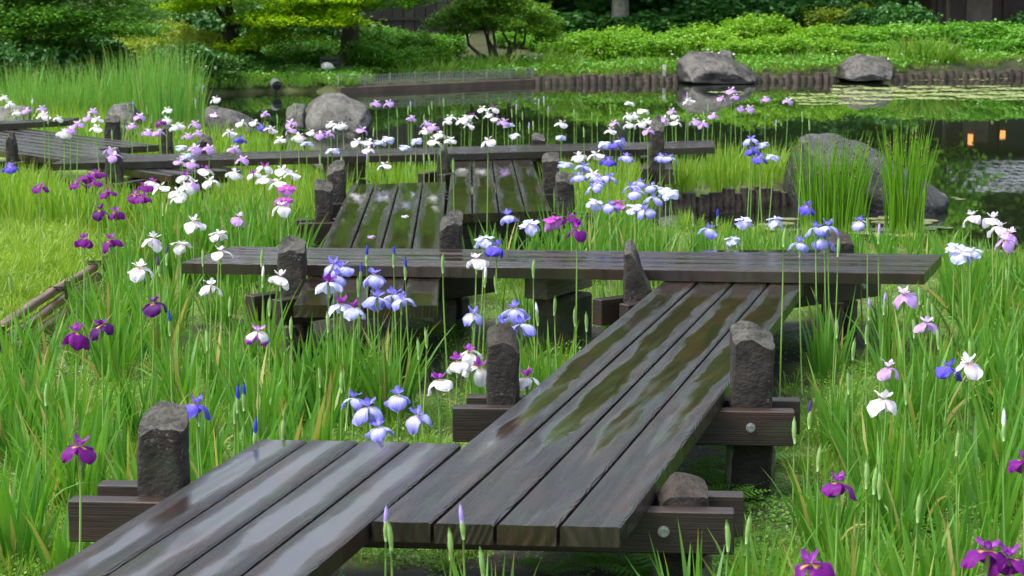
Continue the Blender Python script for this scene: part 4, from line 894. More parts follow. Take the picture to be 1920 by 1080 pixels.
# ------------------------------------------------------------------ iris flowers (px, py, kind[, z])
FL = """8,180,W;18,192,W;30,208,W;50,203,L;78,200,L;82,212,K;110,219,W;174,205,L;165,217,L;182,220,K;180,236,K;145,229,L;132,239,L;120,245,W;262,215,L;247,232,L;300,226,P;312,221,W;313,203,W;326,235,W;336,232,W;277,244,L;297,244,L;365,229,L;402,212,E;403,183,K;453,227,W;430,245,K;352,251,L;372,246,L;497,210,L;478,226,W;490,235,V;508,238,K;545,227,L;545,240,L;450,257,V;340,271,I;350,286,I;366,274,L;392,274,L;440,275,L;585,245,W;620,229,W;632,233,W;600,248,L;615,247,L;560,252,W;525,258,W;575,264,I;623,277,I;207,278,L;214,288,L;455,295,L;338,299,L;360,302,L;18,309,V;385,314,A;394,335,W;285,337,A;300,347,K;345,326,A;350,346,W;360,340,L;335,357,W;440,320,W;495,309,A;475,322,A;495,331,K;520,338,K;530,314,K;548,322,K;537,348,M;530,370,M;527,383,W;75,346,P;142,340,P;165,328,P;178,338,P;180,321,P;200,356,P;188,390,D;217,393,P;253,362,P;268,366,P;270,345,P;333,366,W;
705,190,L;728,190,L;680,240,L;670,262,K;692,262,K;690,276,K;728,256,I;712,262,I;760,271,I;780,259,I;772,218,L;800,228,L;812,234,L;797,241,W;825,248,W;815,261,W;845,259,W;845,217,W;838,224,W;865,223,W;885,214,A;872,218,W;905,201,W;925,200,A;915,212,W;930,219,A;880,232,K;945,225,L;953,230,I;965,250,I;915,260,K;720,306,K;643,231,W;
1053,228,K;1052,253,I;1152,227,L;1145,241,K;1165,261,B;1155,268,V;1132,265,I;1182,190,Y;1190,213,W;1178,214,W;1207,204,Y;1178,230,W;1200,228,W;1213,224,W;1228,229,L;1215,241,L;1260,205,L;1267,215,Y;1245,219,L;1268,226,K;1250,226,W;1303,224,L;1317,229,L;1337,213,L;1290,186,K;
1085,288,K;1116,286,K;1140,297,V;1175,290,B;1238,290,B;1255,292,B;1060,302,I;1095,308,B;1085,326,B;1120,330,B;1112,322,W;1142,328,B;1112,347,B;1120,340,B;1115,376,I;1145,381,B;1156,378,M;1193,386,I;1210,390,B;1185,346,B;1200,338,B;1190,356,B;1222,345,B;1228,367,B;1256,357,I;1248,350,I;
1353,181,L;1372,166,L;1378,178,L;1390,200,L;1405,200,L;1435,182,L;1478,186,L;1408,258,B;1428,266,I;1411,278,V;1425,292,V;1450,289,I;
1515,383,V;1330,425,B;1375,445,I;1395,409,I;1455,408,I;1530,423,B;1553,420,B;1500,452,B;1547,446,B;1612,411,B;
1822,401,K;1862,406,K;1873,421,K;1895,434,L;1884,446,L;1790,460,I;1805,470,I;1822,466,I;
1695,548,L,.6;1738,601,L,.6;1666,684,L,.6;1815,676,K,.6;1779,683,V,.58;1657,743,K,.6;1572,898,P,.6;1520,1050,P,.6;1852,1025,P,.62;1892,1038,P,.6;1922,856,P,.6;
952,400,B;992,416,I;1035,409,M;1072,405,P;1082,426,P;908,444,I;930,458,V;893,481,K,.82;887,584,B,.62;964,574,B,.62;944,604,B,.6;978,603,B,.6;857,672,A,.52;880,655,A,.54;822,707,A,.50;898,684,A,.48;988,702,A,.48;
617,525,F,.70;625,492,B,.74;640,497,B,.73;633,512,B,.72;640,566,F,.62;664,572,F,.62;700,511,B,.7;737,549,B,.66;752,556,B,.66;708,553,B,.66;
157,444,P;208,446,P;288,443,K;339,453,Y;410,434,Y;413,467,K;262,498,K,.68;363,412,K;448,404,L;395,531,K,.66;525,514,K,.68;288,563,D,.66;190,605,D,.66;143,618,P,.66;484,617,E,.64;
150,830,P,.55;368,752,V,.55;662,741,B,.5;690,757,B,.5;746,736,B,.52;710,796,B,.48;782,774,B,.46"""
LAND = [("stout speckled stone post", 305, 850), ("bamboo rail", 90, 560), ("left end of middle crosswise walkway", 390, 480), ("post at middle crosswise walkway's left", 546, 505), ("walkway end under middle crosswise walkway", 690, 550),
        ("tall black squared post", 942, 690), ("pointed triangular post", 1195, 510), ("tall post right of diagonal walkway", 1410, 690), ("right end of middle crosswise walkway", 1740, 530), ("short log edging", 1350, 385),
        ("rushes and sloping rock", 1590, 360), ("spotted stone post", 1060, 365), ("right end of far crosswise walkway", 1330, 245), ("tall narrow dark post", 1232, 255), ("oval mossy post", 832, 270), ("big pale pond boulder", 625, 225),
        ("pair of leaning posts", 600, 350), ("left slatted walkway", 150, 235), ("flat dark boulder by the reeds", 420, 225), ("near end of left walkway", 350, 325), ("left end of far crosswise walkway", 180, 330),
        ("bottom right corner", 1800, 1020), ("right hand water edge", 1850, 430), ("dark rounded boulder", 270, 225), ("upper left picture edge", 20, 200), ("central walkway", 940, 300), ("inlet water plants", 1480, 440), ("middle of right bed", 1700, 680), ("far edge of nearest walkway", 750, 770), ("white irises of left bed", 330, 440)]
def near_land(px, py): return min(LAND, key=lambda l: math.hypot(px - l[1], (py - l[2]) * 1.6))[0]
flowers = []
for s_ in FL.replace('\n', '').split(';'):
    q = s_.split(',')
    if len(q) >= 3: flowers.append((float(q[0]), float(q[1]), q[2], float(q[3]) if len(q) > 3 else None))
def place(px, py, z0=None, m=.05):
    zs = [z0] if z0 else [.72, .76, .68, .80, .64, .84, .60, .88, .92, .96, 1.0, 1.05, .55, .5]
    best = None
    for z in zs + [.7, .6, .8, .5]:
        p_ = G(px, py, z)
        if best is None: best = p_
        if not on_deck(p_.x, p_.y, m) and float(pond_sd(np.array([p_.x]), np.array([p_.y]))[0]) > .0: return p_
    return best
groups = {}
for f in flowers: groups.setdefault((f[2], near_land(f[0], f[1])), []).append(f)
for g in groups.values(): g.sort()
def stem_mesh(bx, by, h, r0, r1, mat=M_STEM):
    bm = bmesh.new(); pts = [(bx * (1 - i / 5) ** 1.6, by * (1 - i / 5) ** 1.6, -h * (1 - i / 5)) for i in range(6)]
    tube(bm, pts, [r0 + (r1 - r0) * i / 5 for i in range(6)], 6); me = bm_mesh('stem', bm, mat, True); colattr(me, random.random()); return me
NCOL = {'P': 'purple'}
FPOS = []
for f in sorted(flowers, key=lambda f: f[1], reverse=True):
    px, py, k, z0 = f; p_ = place(px, py, z0); falls, stds, crest, blooms = PET[k]; words = PAL[k][2]
    g = groups[(k, near_land(px, py))]; i = g.index(f); n = len(g)
    pre = '' if n == 1 else ('leftmost, ' if i == 0 else 'rightmost, ' if i == n - 1 else ordn(i) + ' from left, ')
    lab = '%s%s iris near the %s' % (pre, words, near_land(px, py))
    zg = gz(p_.x, p_.y); t = thing('iris_flower', lab, 'iris', (p_.x, p_.y, zg), 0, 'irises in flower')
    h = p_.z - .012 - zg; FPOS.append((p_.x, p_.y, zg, h))
    lx, ly = rng.uniform(-.05, .05), rng.uniform(-.04, .06)
    part('stem', stem_mesh(lx, ly, h, .0048, .0034), t, (0, 0, h))
    sc = rng.uniform(.80, 1.02) * (.92 if PAL[k][3] else 1.0)
    a0 = rng.uniform(0, 2.09); tx, ty = rng.uniform(-.22, .22), rng.uniform(-.22, .22)
    if py > 375:
        part('bud_sheath', SPATHE[0], t, (0, 0, h - .055), (tx * .5, ty * .5, a0))
        for q in range(3):
            dr = rng.uniform(-.25, .12); aa = a0 + q * 2.094 + rng.uniform(-.15, .15)
            part('fall', falls[(q + int(px)) % 3], t, (0, 0, h), (Matrix.Rotation(tx, 3, 'X') @ Matrix.Rotation(ty, 3, 'Y') @ Matrix.Rotation(aa, 3, 'Z') @ Matrix.Rotation(-dr, 3, 'Y')).to_euler(), (sc * rng.uniform(.88, 1.08), sc * rng.uniform(.80, 1.12), sc * rng.uniform(.8, 1.2)))
            part('standard', stds[(q + int(py)) % 2], t, (0, 0, h + .004), (Matrix.Rotation(tx, 3, 'X') @ Matrix.Rotation(ty, 3, 'Y') @ Matrix.Rotation(aa + 1.047, 3, 'Z')).to_euler(), (sc,) * 3)
        part('style_crest', crest, t, (0, 0, h + .002), (tx, ty, a0), (sc,) * 3)
    else:
        part('bloom', blooms[int(px) % 2], t, (0, 0, h), (tx, ty, a0), (sc,) * 3)
# buds
BUDS = """445,737,b,.55;457,733,b,.56;477,800,b,.5;318,597,b,.62;388,622,g,.6;723,968,l,.50;733,985,g,.48;868,965,l,.5;845,1000,g,.45;905,1035,g,.42;738,472,b,.76;687,470,b,.76;760,495,b,.74;675,505,b,.7;672,525,g,.68;830,480,g,.7;1000,490,g,.72;909,510,w,.66;1008,580,w,.55;1040,560,g,.55;1078,580,g,.55;1100,590,g,.5;1572,450,g,.85;1628,410,g,.85;1648,430,l,.82;1883,785,w,.62;1518,765,p,.55;1490,790,g,.5;1535,840,g,.5;1725,540,g,.6;1740,560,g,.6;1750,570,g,.58;1658,560,l,.6;1630,570,l,.58;1600,640,g,.6;1625,610,g,.6;1570,600,g,.6;1592,700,g,.6;1700,720,g,.55;1796,810,g,.6;1722,930,g,.55;1626,870,g,.55;1640,880,g,.55;1650,890,g,.5;1402,970,g,.5;1366,985,g,.45;1715,600,g,.58;1760,620,g,.6;1820,640,g,.6;440,755,g,.5;530,790,g,.5;85,720,g,.6;20,520,g,.66;305,380,g,.72;380,470,g,.7;312,470,p,.7;298,490,p,.68;490,470,g,.72;492,510,w,.66;372,760,g,.5;640,700,g,.5;600,690,g,.5;545,600,g,.6;615,590,g,.6;505,560,g,.62;430,560,g,.62;800,620,g,.52;785,640,g,.5;930,520,g,.66;
380,165,l;367,190,l;60,190,w;250,195,l;276,200,g;285,215,g;240,195,g;500,230,g;520,215,g;555,195,g;700,240,g;770,195,l;765,200,g;745,205,g;795,215,g;810,190,g;805,200,g;832,185,g;960,205,g;968,200,l;980,210,g;1010,190,l;1020,185,l;1028,205,l;975,230,g;992,235,l;1000,228,g;1077,205,g;1081,212,g;1110,210,g;1120,220,g;1145,200,g;1095,240,g;1288,178,l;1320,210,g;1328,195,g;1455,230,l;1518,225,g;1505,210,g;210,245,g;600,290,g;640,295,g;688,292,l;770,292,g;795,290,g;805,290,g;850,300,g;90,215,g;1300,400,g;1345,400,b;1395,415,g;1470,430,g"""
bcount = {}
bl_ = []
for s_ in BUDS.replace('\n', '').split(';'):
    q = s_.split(','); bl_.append((float(q[0]), float(q[1]), q[2], float(q[3]) if len(q) > 3 else None))
BG = {}
BW = {'b': 'closed dark blue iris bud', 'l': 'closed lilac iris bud', 'w': 'closed white iris bud', 'p': 'closed dark purple iris bud', 'g': 'green sheathed iris bud'}
for f in bl_: BG.setdefault((f[2], near_land(f[0], f[1])), []).append(f)
for g in BG.values(): g.sort()
for f in bl_:
    px, py, k, z0 = f; p_ = place(px, py, z0); zg = gz(p_.x, p_.y); g = BG[(k, near_land(px, py))]; i = g.index(f); n = len(g)
    pre = '' if n == 1 else ('leftmost, ' if i == 0 else 'rightmost, ' if i == n - 1 else ordn(i) + ' from left, ')
    lab = '%s%s near the %s' % (pre, BW[k], near_land(px, py))
    t = thing('iris_bud', lab, 'bud', (p_.x, p_.y, zg), 0, 'iris buds on stalks'); h = p_.z - zg - .06
    part('stem', stem_mesh(rng.uniform(-.04, .04), rng.uniform(-.04, .04), h, .0046, .003), t, (0, 0, h)); aa = rng.uniform(0, 6); tl = rng.uniform(-.12, .12)
    part('bud_sheath', SPATHE[1], t, (0, 0, h), (tl, 0, aa), (1.15, 1.15, 1.25 if k == 'g' else 1.0))
    if k != 'g': part('bud_tip', TIPS[k], t, (0, 0, h), (tl, 0, aa), (1.1, 1.1, 1.05))

# ------------------------------------------------------------------ iris leaf clumps
CV = [blades(24 + 3 * (i % 4), .60, .0265, .085, .34, .50, 200 + i, segs=6, hv=.5, arch=2.2) for i in range(10)]
CVF = [blades(26, .60, .019, .11, .25, .5, 300 + i, segs=4, hv=.4, arch=1.5) for i in range(6)]
CM = [np_mesh('leaf_clump', V, Q, M_IRIS, col=c) for V, Q, c in CV]
CMF = [np_mesh('leaf_clump', V, Q, M_IRISFAR, col=c) for V, Q, c in CVF]
BARE = [(60, 650, .42), (120, 590, .42), (150, 545, .35), (10, 740, .35), (170, 540, .3), (820, 600, .42), (870, 700, .22), (1440, 960, .42), (1500, 800, .30), (1420, 900, .3), (220, 900, .30), (330, 700, .2), (640, 800, .18), (790, 850, .2), (230, 790, .25), (1800, 860, .25), (1250, 640, .2), (960, 640, .15), (560, 880, .25)]
BAREW = [(G(a, b_).x, G(a, b_).y, r_) for a, b_, r_ in BARE]
cl = []
def try_clump(x, d, s, force=False, m=.13):
    if on_deck(x, d, m) or float(pond_sd(np.array([x]), np.array([d]))[0]) < .04: return
    if x < -2.75 and 9.5 < d < 16.6 - (x + 2.75) * .5 * 0 and x < -2.72 : return
    z = gz(x, d)
    if not force:
        for bx, by, br in BAREW:
            if math.hypot(x - bx, d - by) < br: return
        for _ in range(9):
            hh = .60 * s * .86
            hit = False
            for fr in (1.0, .8, .62):
                a = PX((x, d, z + hh * fr))
                if px_on_deck(a[0], a[1]) or px_on_deck(a[0] - 12, a[1]) or px_on_deck(a[0] + 12, a[1]): hit = True; break
            if not hit: break
            s *= .87
        if s < .34: return
    cl.append((x, d, z, rng.uniform(0, 6.28), s))
# planted rows, denser where the photograph shows dense leaves
d = 5.3
while d < 14.5:
    halfw = d * 960 / FPX + .35; step = .285; x = -halfw + rng.uniform(0, .2)
    while x < halfw:
        xx = x + rng.uniform(-.09, .09); dd = d + rng.uniform(-.10, .10); px, py = PX((xx, dd, 0))
        den = .74 if px > 1480 else (.66 if px < 600 else .46)
        nn_ = noise.noise(Vector((xx * 1.3, dd * 1.3, 4)))
        nd = dist_deck(xx, dd)
        if d < 9.8 and nd < .42 and px > 200: den *= .35
        if rng.random() < den + nn_ * 1.1: try_clump(xx, dd, rng.uniform(.66, 1.0) * (1.0 if d > 8 else .9))
        x += step
    d += step
for px, py, s in ((650, 790, 1.05), (690, 780, 1.0), (730, 800, .95), (610, 800, .95), (950, 800, .8), (930, 820, .8), (1010, 800, .75), (590, 900, 1.0), (480, 860, .95), (700, 1090, .5), (880, 1120, .5), (820, 1130, .5)): p_ = G(px, py); try_clump(p_.x, p_.y, s, True, .10)
near_n = len(cl)
d = 14.5
while d < 30:
    halfw = d * 960 / FPX + .5; x = -halfw
    while x < min(halfw, 3.4):
        xx = x + rng.uniform(-.1, .1); dd = d + rng.uniform(-.1, .1)
        if d < 24.2 or xx < -5.0:
            low = (.40 if dd > 16.4 else .52) if (xx > .95 and dd < 18.6) else (.72 if xx > 2.2 else 1)
            if rng.random() < (.93 if low > .6 else .8 if low > .5 else .5): try_clump(xx, dd, rng.uniform(.80, 1.12) * low)
        x += .235
    d += .26
cl.sort(key=lambda c: c[1])
GRP = {}
def clump_label(px, py):
    if py > 830: r_ = 'front row'
    elif py > 560: r_ = 'near bed'
    else: r_ = 'middle bed'
    return r_, near_land(px, py)
CG = {}
for i, c in enumerate(cl[:300]): px, py = PX((c[0], c[1], .25)); CG.setdefault(clump_label(px, py), []).append((px, i))
for g in CG.values(): g.sort()
for i, c in enumerate(cl[:300]):
    px, py = PX((c[0], c[1], .25)); r_, ld_ = clump_label(px, py); g = CG[(r_, ld_)]; q = g.index((px, i)); n = len(g)
    pre = 'iris leaf clump' if n == 1 else ('leftmost leaf clump' if q == 0 else 'rightmost leaf clump' if q == n - 1 else ordn(q) + ' leaf clump from left')
    o = part('iris_leaf_clump', CM[i % 10], None, c[:3], (0, 0, c[3]), (c[4],) * 3)
    tag(o, '%s, %s, near the %s' % (pre, r_, ld_), 'iris leaves', 'iris leaf clumps in the %s near the %s' % (r_, ld_))
rest = cl[300:]
tag(part('iris_leaves', scatter_blob('iris_leaves', CVF, rest, M_IRISFAR)), 'dense bright green iris leaves filling the beds around the far crosswise walkway', 'iris leaves', kind='stuff')
print('clumps', len(cl), near_n)

# ------------------------------------------------------------------ small-leaved ground cover, fine grass, ferns
rgc = np.random.default_rng(31)
def ground_points(n, d0, d1, powr=1.6, xw=.5, xr=None):
    u = rgc.random(n * 2); d = (d0 ** (1 - powr) + u * (d1 ** (1 - powr) - d0 ** (1 - powr))) ** (1 / (1 - powr)); x = rgc.uniform(-1, 1, n * 2) * (d * .2462 + xw)
    s = pond_sd(x, d); ok = s > .03; x, d = x[ok], d[ok]; return x[:n], d[:n]
def patch(x, y, sc, sd_):
    return np.sin(x * sc + sd_) * np.sin(y * sc * 1.1 + 2 * sd_) + .7 * np.sin(x * sc * 2.3 + y * 1.3) * np.sin(y * sc * 1.9 - x * sc)
x, d = ground_points(64000, 5.2, 21, 1.5); pm = patch(x, d, 3.1, 1.0); keep = ((pm > -.35) | (rgc.random(len(x)) < .25)) & (~under(x, d) | (rgc.random(len(x)) < .10)); x, d = x[keep], d[keep]
z = terr(x, d); per = 5; P = np.repeat(np.stack([x, d, z], 1), per, 0) + rgc.normal(size=(len(x) * per, 3)) * (.018, .018, 0); P[:, 2] += .008 + rgc.random(len(P)) ** 1.5 * .055 * (1 + .5 * np.repeat(patch(x, d, 2.2, 4), per).clip(-.9, 2))
V, Q = leaf_quads(P, .0118, .6, rg=rgc, elong=1.5); col = np.zeros((len(V), 3)); col[:, 0] = np.repeat(np.clip(rgc.random(len(P)) * .6 + .2 + .25 * np.repeat(patch(x, d, 1.7, 2), per), 0, 1), 4); col[:, 1] = .3; col[:, 2] = np.repeat(rgc.random(len(P)), 4)
tag(part('ground_cover', np_mesh('ground_cover', V, Q, M_WEED, col=col)), 'carpet of tiny round-leaved green weeds on the muddy ground', 'ground cover', kind='stuff')
# fine grass tufts
TV = [blades(16, .13, .0042, .035, .5, 1.2, 400 + i, segs=3, hv=.6) for i in range(8)]
x, d = ground_points(7500, 5.2, 20, 1.3); pm = patch(x, d, 1.6, 3.0); ok = (pm > -.3) & ~under(x, d); x, d = x[ok], d[ok]; z = terr(x, d)
tag(part('fine_grass', scatter_blob('fine_grass', TV, np.stack([x, d, z, rgc.uniform(0, 6, len(x)), rgc.uniform(.6, 1.5, len(x))], 1).tolist(), M_GRASS)), 'fine soft grass growing low between the irises and walkways', 'grass', kind='stuff')
# mossy bank at left: dense bright fine plants
n = 9000; x = rgc.uniform(-5.4, -3.0, n); d = rgc.uniform(10.5, 20, n); z = terr(x, d)
ok = np.array([not on_deck(a, b_, .02) for a, b_ in zip(x, d)]); x, d, z = x[ok], d[ok], z[ok]
M_MOSS = leaf_mat('moss_green', (.13, .30, .025), (.36, .50, .05), tips=False)
TV2 = [blades(12 + 5 * (i % 2), .07 + .05 * (i % 3), .005, .035, .7, 1.2, 450 + i, segs=3, hv=.6) for i in range(6)]
tag(part('moss', scatter_blob('moss', TV2, np.stack([x, d, z, rgc.uniform(0, 6, len(x)), rgc.uniform(.6, 1.6, len(x))], 1).tolist(), M_MOSS)), 'bright yellow green mossy turf on the low bank behind the bamboo rail', 'moss', kind='stuff')
n = 900; x = rgc.uniform(-5.2, -3.05, n); d = rgc.uniform(10.5, 19, n); ok = patch(x, d, 2.4, 5) > .1; x, d = x[ok], d[ok]; z = terr(x, d)
P = np.repeat(np.stack([x, d, z + .03], 1), 16, 0) + rgc.normal(size=(len(x) * 16, 3)) * (.05, .05, .022); V, Q = leaf_quads(P, .024, .5, rg=rgc)
col = np.zeros((len(V), 3)); col[:, 0] = np.repeat(rgc.random(len(P)), 4); col[:, 1] = .3
tag(part('bank_seedlings', np_mesh('bank_seedlings', V, Q, M_WEED, col=col)), 'little leafy seedlings dotted over the mossy bank behind the bamboo rail', 'seedlings', kind='stuff')
# far bank herbs, grass
n = 12000; x = rgc.uniform(-8, 15, n); d = rgc.uniform(37, 52, n); s = pond_sd(x, d); ok = (s > .08) & (s < 3.2) & ((d > 45.5) | (x < -3)); x, d = x[ok], d[ok]; z = terr(x, d)
TV3 = [blades(12, .26, .022, .10, .5, 1.4, 480 + i, segs=3, hv=.6) for i in range(6)]
tag(part('bank_herbs', scatter_blob('bank_herbs', TV3, np.stack([x, d, z, rgc.uniform(0, 6, len(x)), rgc.uniform(.5, 1.3, len(x))], 1).tolist(), M_GRASS)), 'low herbs and grass covering the far bank below the bushes', 'herbs', kind='stuff')
P = np.stack([x, d, z], 1)[rgc.random(len(x)) < .8]; P = np.repeat(P, 9, 0) + rgc.normal(size=(len(P) * 9, 3)) * (.10, .10, .04) + (0, 0, .14); V, Q = leaf_quads(P, .055, .3, rg=rgc)
col = np.zeros((len(V), 3)); col[:, 0] = np.repeat(rgc.random(len(P)), 4); col[:, 1] = .3
tag(part('bank_weeds', np_mesh('bank_weeds', V, Q, M_AZB, col=col)), 'leafy green weeds along the top of the far bank logs', 'weeds', kind='stuff')
n = 3200; x = rgc.uniform(-7.5, -3.2, n); d = rgc.uniform(41.3, 45.5, n); ok = pond_sd(x, d) > .02; x, d = x[ok], d[ok]; z = terr(x, d)
tag(part('shore_grass', scatter_blob('shore_grass', TV3, np.stack([x, d, z, rgc.uniform(0, 6, len(x)), rgc.uniform(.5, 1.2, len(x))], 1).tolist(), M_REED)), 'dense low grass on the shore under the dark bushes', 'grass', kind='stuff')
# tiny white wildflowers on the far bank
ps = [(rgc.uniform(-1, 14), rgc.uniform(46.6, 49.5)) for _ in range(190)]; ps = [(a, b_) for a, b_ in ps if float(pond_sd(np.array([a]), np.array([b_]))[0]) > .1 and (math.sin(a * 1.7) > -.3)]
P = np.array([(a, b_, gz(a, b_) + .22 + rgc.random() * .12) for a, b_ in ps]); V, Q = leaf_quads(P, .05, .1, rg=rgc, elong=1.0)
tag(part('white_wildflowers', np_mesh('white_wildflowers', V, Q, M_WHITEP)), 'scattered tiny white wildflowers among the far bank weeds', 'wildflowers', kind='stuff')
# long grass tufts on the far bank
GT = [np_mesh('grass_tuft', *(lambda r_: (r_[0], r_[1]))(g_), M_GRASS, col=g_[2]) for g_ in [blades(70, .8, .03, .28, .6, 1.3, 500 + i, segs=5, hv=.5) for i in range(3)]]
for i, (px, py, d, s) in enumerate(sorted(((905, 138, 46.6, .8), (950, 132, 47.0, .9), (1020, 128, 47.2, .9), (1060, 130, 47.0, 1.0), (1200, 132, 47.4, .6), (1235, 134, 47.3, .6), (1655, 120, 48.4, .9), (1700, 112, 49, 1.2), (1735, 115, 48.8, 1.2), (1760, 118, 48.9, 1.1), (1780, 122, 49.0, .9), (770, 132, 45.0, .7), (830, 130, 45.6, .8), (880, 130, 46.2, .8), (1170, 52, 56, .7), (1300, 50, 56.5, .7), (1225, 52, 56, .7), (1500, 112, 48.4, .7)))):
    x = (px - 960) / FPX * d; tag(part('grass_tuft', GT[i % 3], None, (x, d, gz(x, d) - .02), (0, 0, i * 1.3), (s,) * 3), '%s arching long grass tuft from the left on the far bank' % ordn(i), 'grass tuft', 'long grass tufts on the far bank')
# ferns and leafy plants under the walkways
def fern_mesh(seed, nf=9, L=.30):
    rg = np.random.default_rng(seed); Ps = []; Vs, Qs = [], []; n0 = 0
    for f in range(nf):
        a = f * 2 * math.pi / nf + rg.uniform(-.3, .3); el = rg.uniform(.5, 1.1); Lf = L * rg.uniform(.7, 1.1)
        for i in range(1, 15):
            t_ = i / 15; r_ = Lf * t_ * math.cos(el * (1 - t_ * .5)); zz = Lf * t_ * math.sin(el) - .22 * Lf * t_ * t_ * 2; pl = .055 * math.sin(math.pi * (t_ * .9 + .08)) * L / .3
            c_ = np.array([r_ * math.cos(a), r_ * math.sin(a), zz]); dr = np.array([math.cos(a), math.sin(a), .2])
            for s in (-1, 1):
                sd_ = np.array([-math.sin(a) * s, math.cos(a) * s, -.1]); tip = c_ + sd_ * pl + dr * pl * .35
                Vs += [c_ - dr * .006, c_ + dr * .006, tip + dr * .002, tip - dr * .004]; Qs.append((n0, n0 + 1, n0 + 2, n0 + 3)); n0 += 4
    V = np.array(Vs); col = np.zeros((len(V), 3)); col[:, 0] = rg.random(len(V)) * .3 + .3; col[:, 1] = .3
    return np_mesh('fern', V, np.array(Qs), M_FERN, col=col)
FM = [fern_mesh(i) for i in range(4)]
fern_at = [(1030, 1075), (1110, 1060), (1180, 1085), (1250, 1075), (1340, 905), (1290, 930), (1380, 930), (1340, 960), (690, 700), (640, 680), (840, 640), (800, 610), (1470, 640), (1420, 660), (1300, 1060), (1500, 655), (780, 655), (1230, 1100), (1400, 880)]
for i, (px, py) in enumerate(sorted(fern_at)):
    p_ = G(px, py); nl = near_land(px, py)
    tag(part('fern', FM[i % 4], None, (p_.x, p_.y, gz(p_.x, p_.y)), (0, 0, i), (rng.uniform(.7, 1.1),) * 3), '%s small green fern from the left, near the %s' % (ordn(i), nl), 'fern', 'ferns under the walkways')

# ------------------------------------------------------------------ reeds, rushes, pond plants
RV = [np_mesh('reed_clump', V, Q, M_REED, col=c) for V, Q, c in [blades(72, 1.45, .017, .32, .09, .30, 600 + i, segs=6, hv=.5, arch=3) for i in range(4)]]
k = 0; rows = []
for d, y0 in ((27.6, 0), (28.8, 0), (30.2, 0)):
    for px in np.arange(25, 372, 31): rows.append((px + rng.uniform(-8, 8) + (d - 27.6) * 4, d + rng.uniform(-.3, .3)))
rows = [r_ for r_ in rows if r_[0] < 365]
for i, (px, d) in enumerate(sorted(rows)):
    x = (px - 960) / FPX * d; s = .72 + .28 * sstep(120, 330, px)
    tag(part('reed_clump', RV[i % 4], None, (x, d, gz(x, d) if pond_sd(np.array([x]), np.array([d]))[0] > 0 else WZ), (0, 0, i * 2.1), (1, 1, float(s) * rng.uniform(.9, 1.05))), '%s reed clump from the left in the tall upper left stand' % ordn(i), 'reeds', 'reed clumps at the upper left')
bm = bmesh.new(); bmesh.ops.create_icosphere(bm, subdivisions=1, radius=.010, matrix=Matrix.Diagonal((1, 1, 1.5, 1)))
SEEDH = bm_mesh('seed_head', bm, plain('brown_seed', (.20, .12, .05), .8, bump=0))
def rush(label, px0, px1, ybase, ytops, n, seed):
    rg = np.random.default_rng(seed); d = G((px0 + px1) / 2, ybase, WZ).y; x0, x1 = (px0 - 960) / FPX * d, (px1 - 960) / FPX * d; cx_ = (x0 + x1) / 2
    t = thing('rush_clump', label, 'rushes', (cx_, d, WZ)); Vs, Qs, Cs = [], [], []; n0 = 0; SP = []
    for i in range(n):
        u = rg.uniform(-1, 1); bx = u * (x1 - x0) / 2 * .72; by = rg.uniform(-.16, .16); ytop = rg.uniform(*ytops); h = DP(960, ytop, d).z - WZ; lx = u * .11 + rg.normal(0, .05); ly = rg.normal(0, .06); r_ = rg.uniform(.0055, .0095)
        for q in range(6):
            tt = q / 5; c_ = np.array([bx + lx * tt ** 1.5 * 1.0, by + ly * tt ** 1.5, h * tt]); rr = r_ * (1 - .75 * tt ** 2)
            for a in (0, 2.09, 4.19): Vs.append(c_ + np.array([math.cos(a) * rr, math.sin(a) * rr, 0])); Cs.append((rg.random() * .1 + (i % 10) / 11, .3, .2))
        for q in range(5):
            for a in range(3): Qs.append((n0 + q * 3 + a, n0 + q * 3 + (a + 1) % 3, n0 + q * 3 + 3 + (a + 1) % 3, n0 + q * 3 + 3 + a))
        n0 += 18
        if rg.random() < .30: SP.append(np.array([bx + lx * .82, by + ly * .82 - .005, h * .90]))
    part('rush_stems', np_mesh('rush_stems', np.array(Vs), np.array(Qs), M_RUSH, col=np.array(Cs), smooth=True), t)
    for s_ in SP: part('seed_head', SEEDH, t, tuple(s_))
rush('wide clump of upright green rushes in the water before the sloping rock', 1485, 1630, 432, (245, 330), 190, 1)
rush('narrow tall clump of upright rushes at the right of the sloping rock', 1655, 1742, 432, (225, 300), 120, 2)
rush('small stand of rushes in the water behind the wide clump', 1560, 1640, 405, (262, 330), 50, 3)
M_PAD = leaf_mat('lily_pad', (.13, .20, .06), (.28, .28, .14), (.26, .13, .12), tips=False, trans=.1, rough=.3)
def pad_mesh(seed):
    rg = np.random.default_rng(seed); n = 18; V = [(0, 0, .0)]; r_ = 1
    for i in range(n): a = .18 + i * (6.28 - .36) / (n - 1); rr = 1 + rg.normal(0, .02); V.append((math.cos(a) * rr, math.sin(a) * rr, .004 * rg.random()))
    F = [(0, i, i + 1) for i in range(1, n)]; me = np_mesh('lily_pad', np.array(V), np.array(F), M_PAD, col=np.tile((rg.random(), .3, rg.random()), (len(V), 1))); return me
PM = [pad_mesh(i) for i in range(8)]
pads = [(1425, 428, .09), (1440, 423, .11), (1465, 420, .13), (1450, 432, .1), (1640, 412, .10), (1655, 418, .12), (1668, 409, .12), (1690, 414, .1), (1710, 424, .12), (1730, 430, .13), (1700, 432, .12), (1725, 419, .12), (1660, 432, .14), (1740, 415, .1), (1752, 428, .09), (1632, 432, .12), (1615, 438, .12), (1770, 428, .09), (1480, 412, .1), (1600, 430, .12), (1290, 428, .07), (1650, 441, .12), (1690, 443, .1), (1550, 447, .12), (1720, 441, .11), (1790, 372, .05), (1800, 375, .06)]
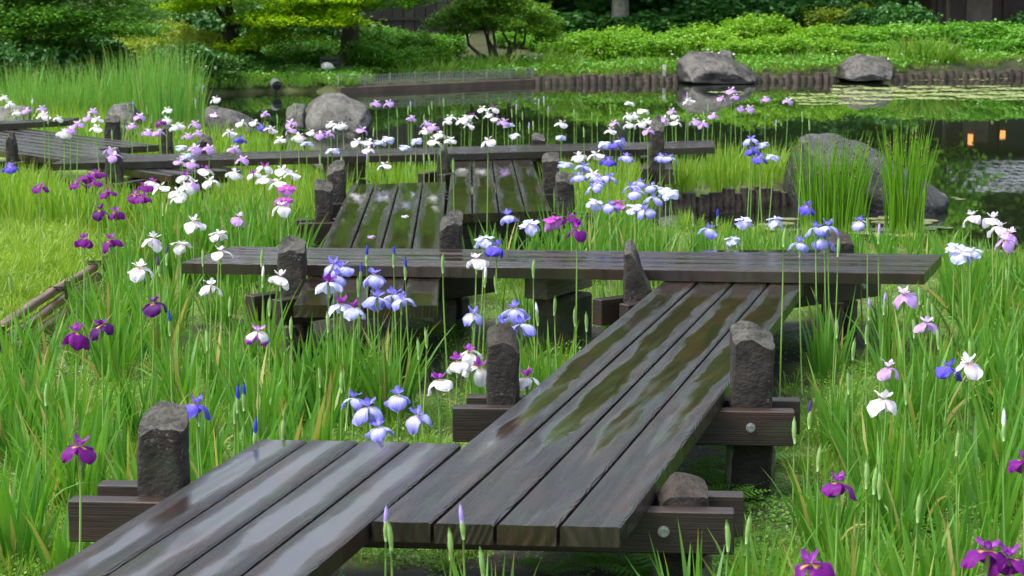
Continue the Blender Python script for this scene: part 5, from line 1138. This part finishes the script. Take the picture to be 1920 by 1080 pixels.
for i, (px, py, r_) in enumerate(sorted(pads)):
    p_ = G(px, py, WZ); tag(part('lily_pad', PM[i % 8], None, (p_.x, p_.y, WZ + .008 + .001 * (i % 4)), (0, 0, i * 2.4), (r_, r_, r_)), '%s lily pad from the left floating by the rushes' % ordn(i), 'lily pad', 'lily pads by the rushes')
# floating algae scum
rga = np.random.default_rng(77); A_ = []
for (x0, x1, y0, y1, n) in ((1560, 1990, 161, 181, 2600), (1480, 1990, 176, 188, 1500), (1490, 1640, 189, 197, 260), (1330, 1400, 172, 178, 80), (1700, 1900, 145, 151, 160), (1050, 1260, 150.5, 152.5, 240), (1430, 1560, 146, 151, 160), (860, 1000, 152, 160, 60)):
    for _ in range(int(n * 1.7)):
        px, py = rga.uniform(x0, x1), rga.uniform(y0, y1)
        if math.sin(px * .021 + py * .9) + math.sin(px * .05 - py * .6) * .8 + rga.normal() * .7 < .35: continue
        p_ = G(px, py, WZ)
        if float(pond_sd(np.array([p_.x]), np.array([p_.y]))[0]) > -.05: continue
        A_.append((p_.x, p_.y, WZ + .004 + .002 * rga.random(), rga.uniform(.02, .08), rga.uniform(.03, .12)))
Vs, Qs = [], []
for i, (x, y, z, a, b_) in enumerate(A_):
    pts = [(x + math.cos(q * 1.047) * a * rga.uniform(.6, 1.1), y + math.sin(q * 1.047) * b_ * rga.uniform(.6, 1.1), z) for q in range(6)]; Vs += pts; Qs.append([i * 6 + q for q in range(6)])
tag(part('algae', np_mesh('algae', np.array(Vs), np.array(Qs), plain('pale_algae', (.30, .34, .13), .6, c2=(.22, .28, .09), scale=3, bump=0))), 'pale green algae film drifting in bands on the pond', 'algae', kind='stuff')
# fallen petals on the boards
for px, py, k, lab in ((697, 444, 'L', 'crumpled lilac petals fallen on the second plank of the short walkway'), (760, 406, 'K', 'pale fallen petals on the third plank of the short walkway')):
    p_ = G(px, py, ZL); t = thing('fallen_petals', lab, 'petals', (p_.x, p_.y, ZL + .004))
    for q in range(3): part('petal', PET[k][0][q], t, (0, 0, .004), (R(10), R(8), q * 2 + .3), (.45, .45, .16))
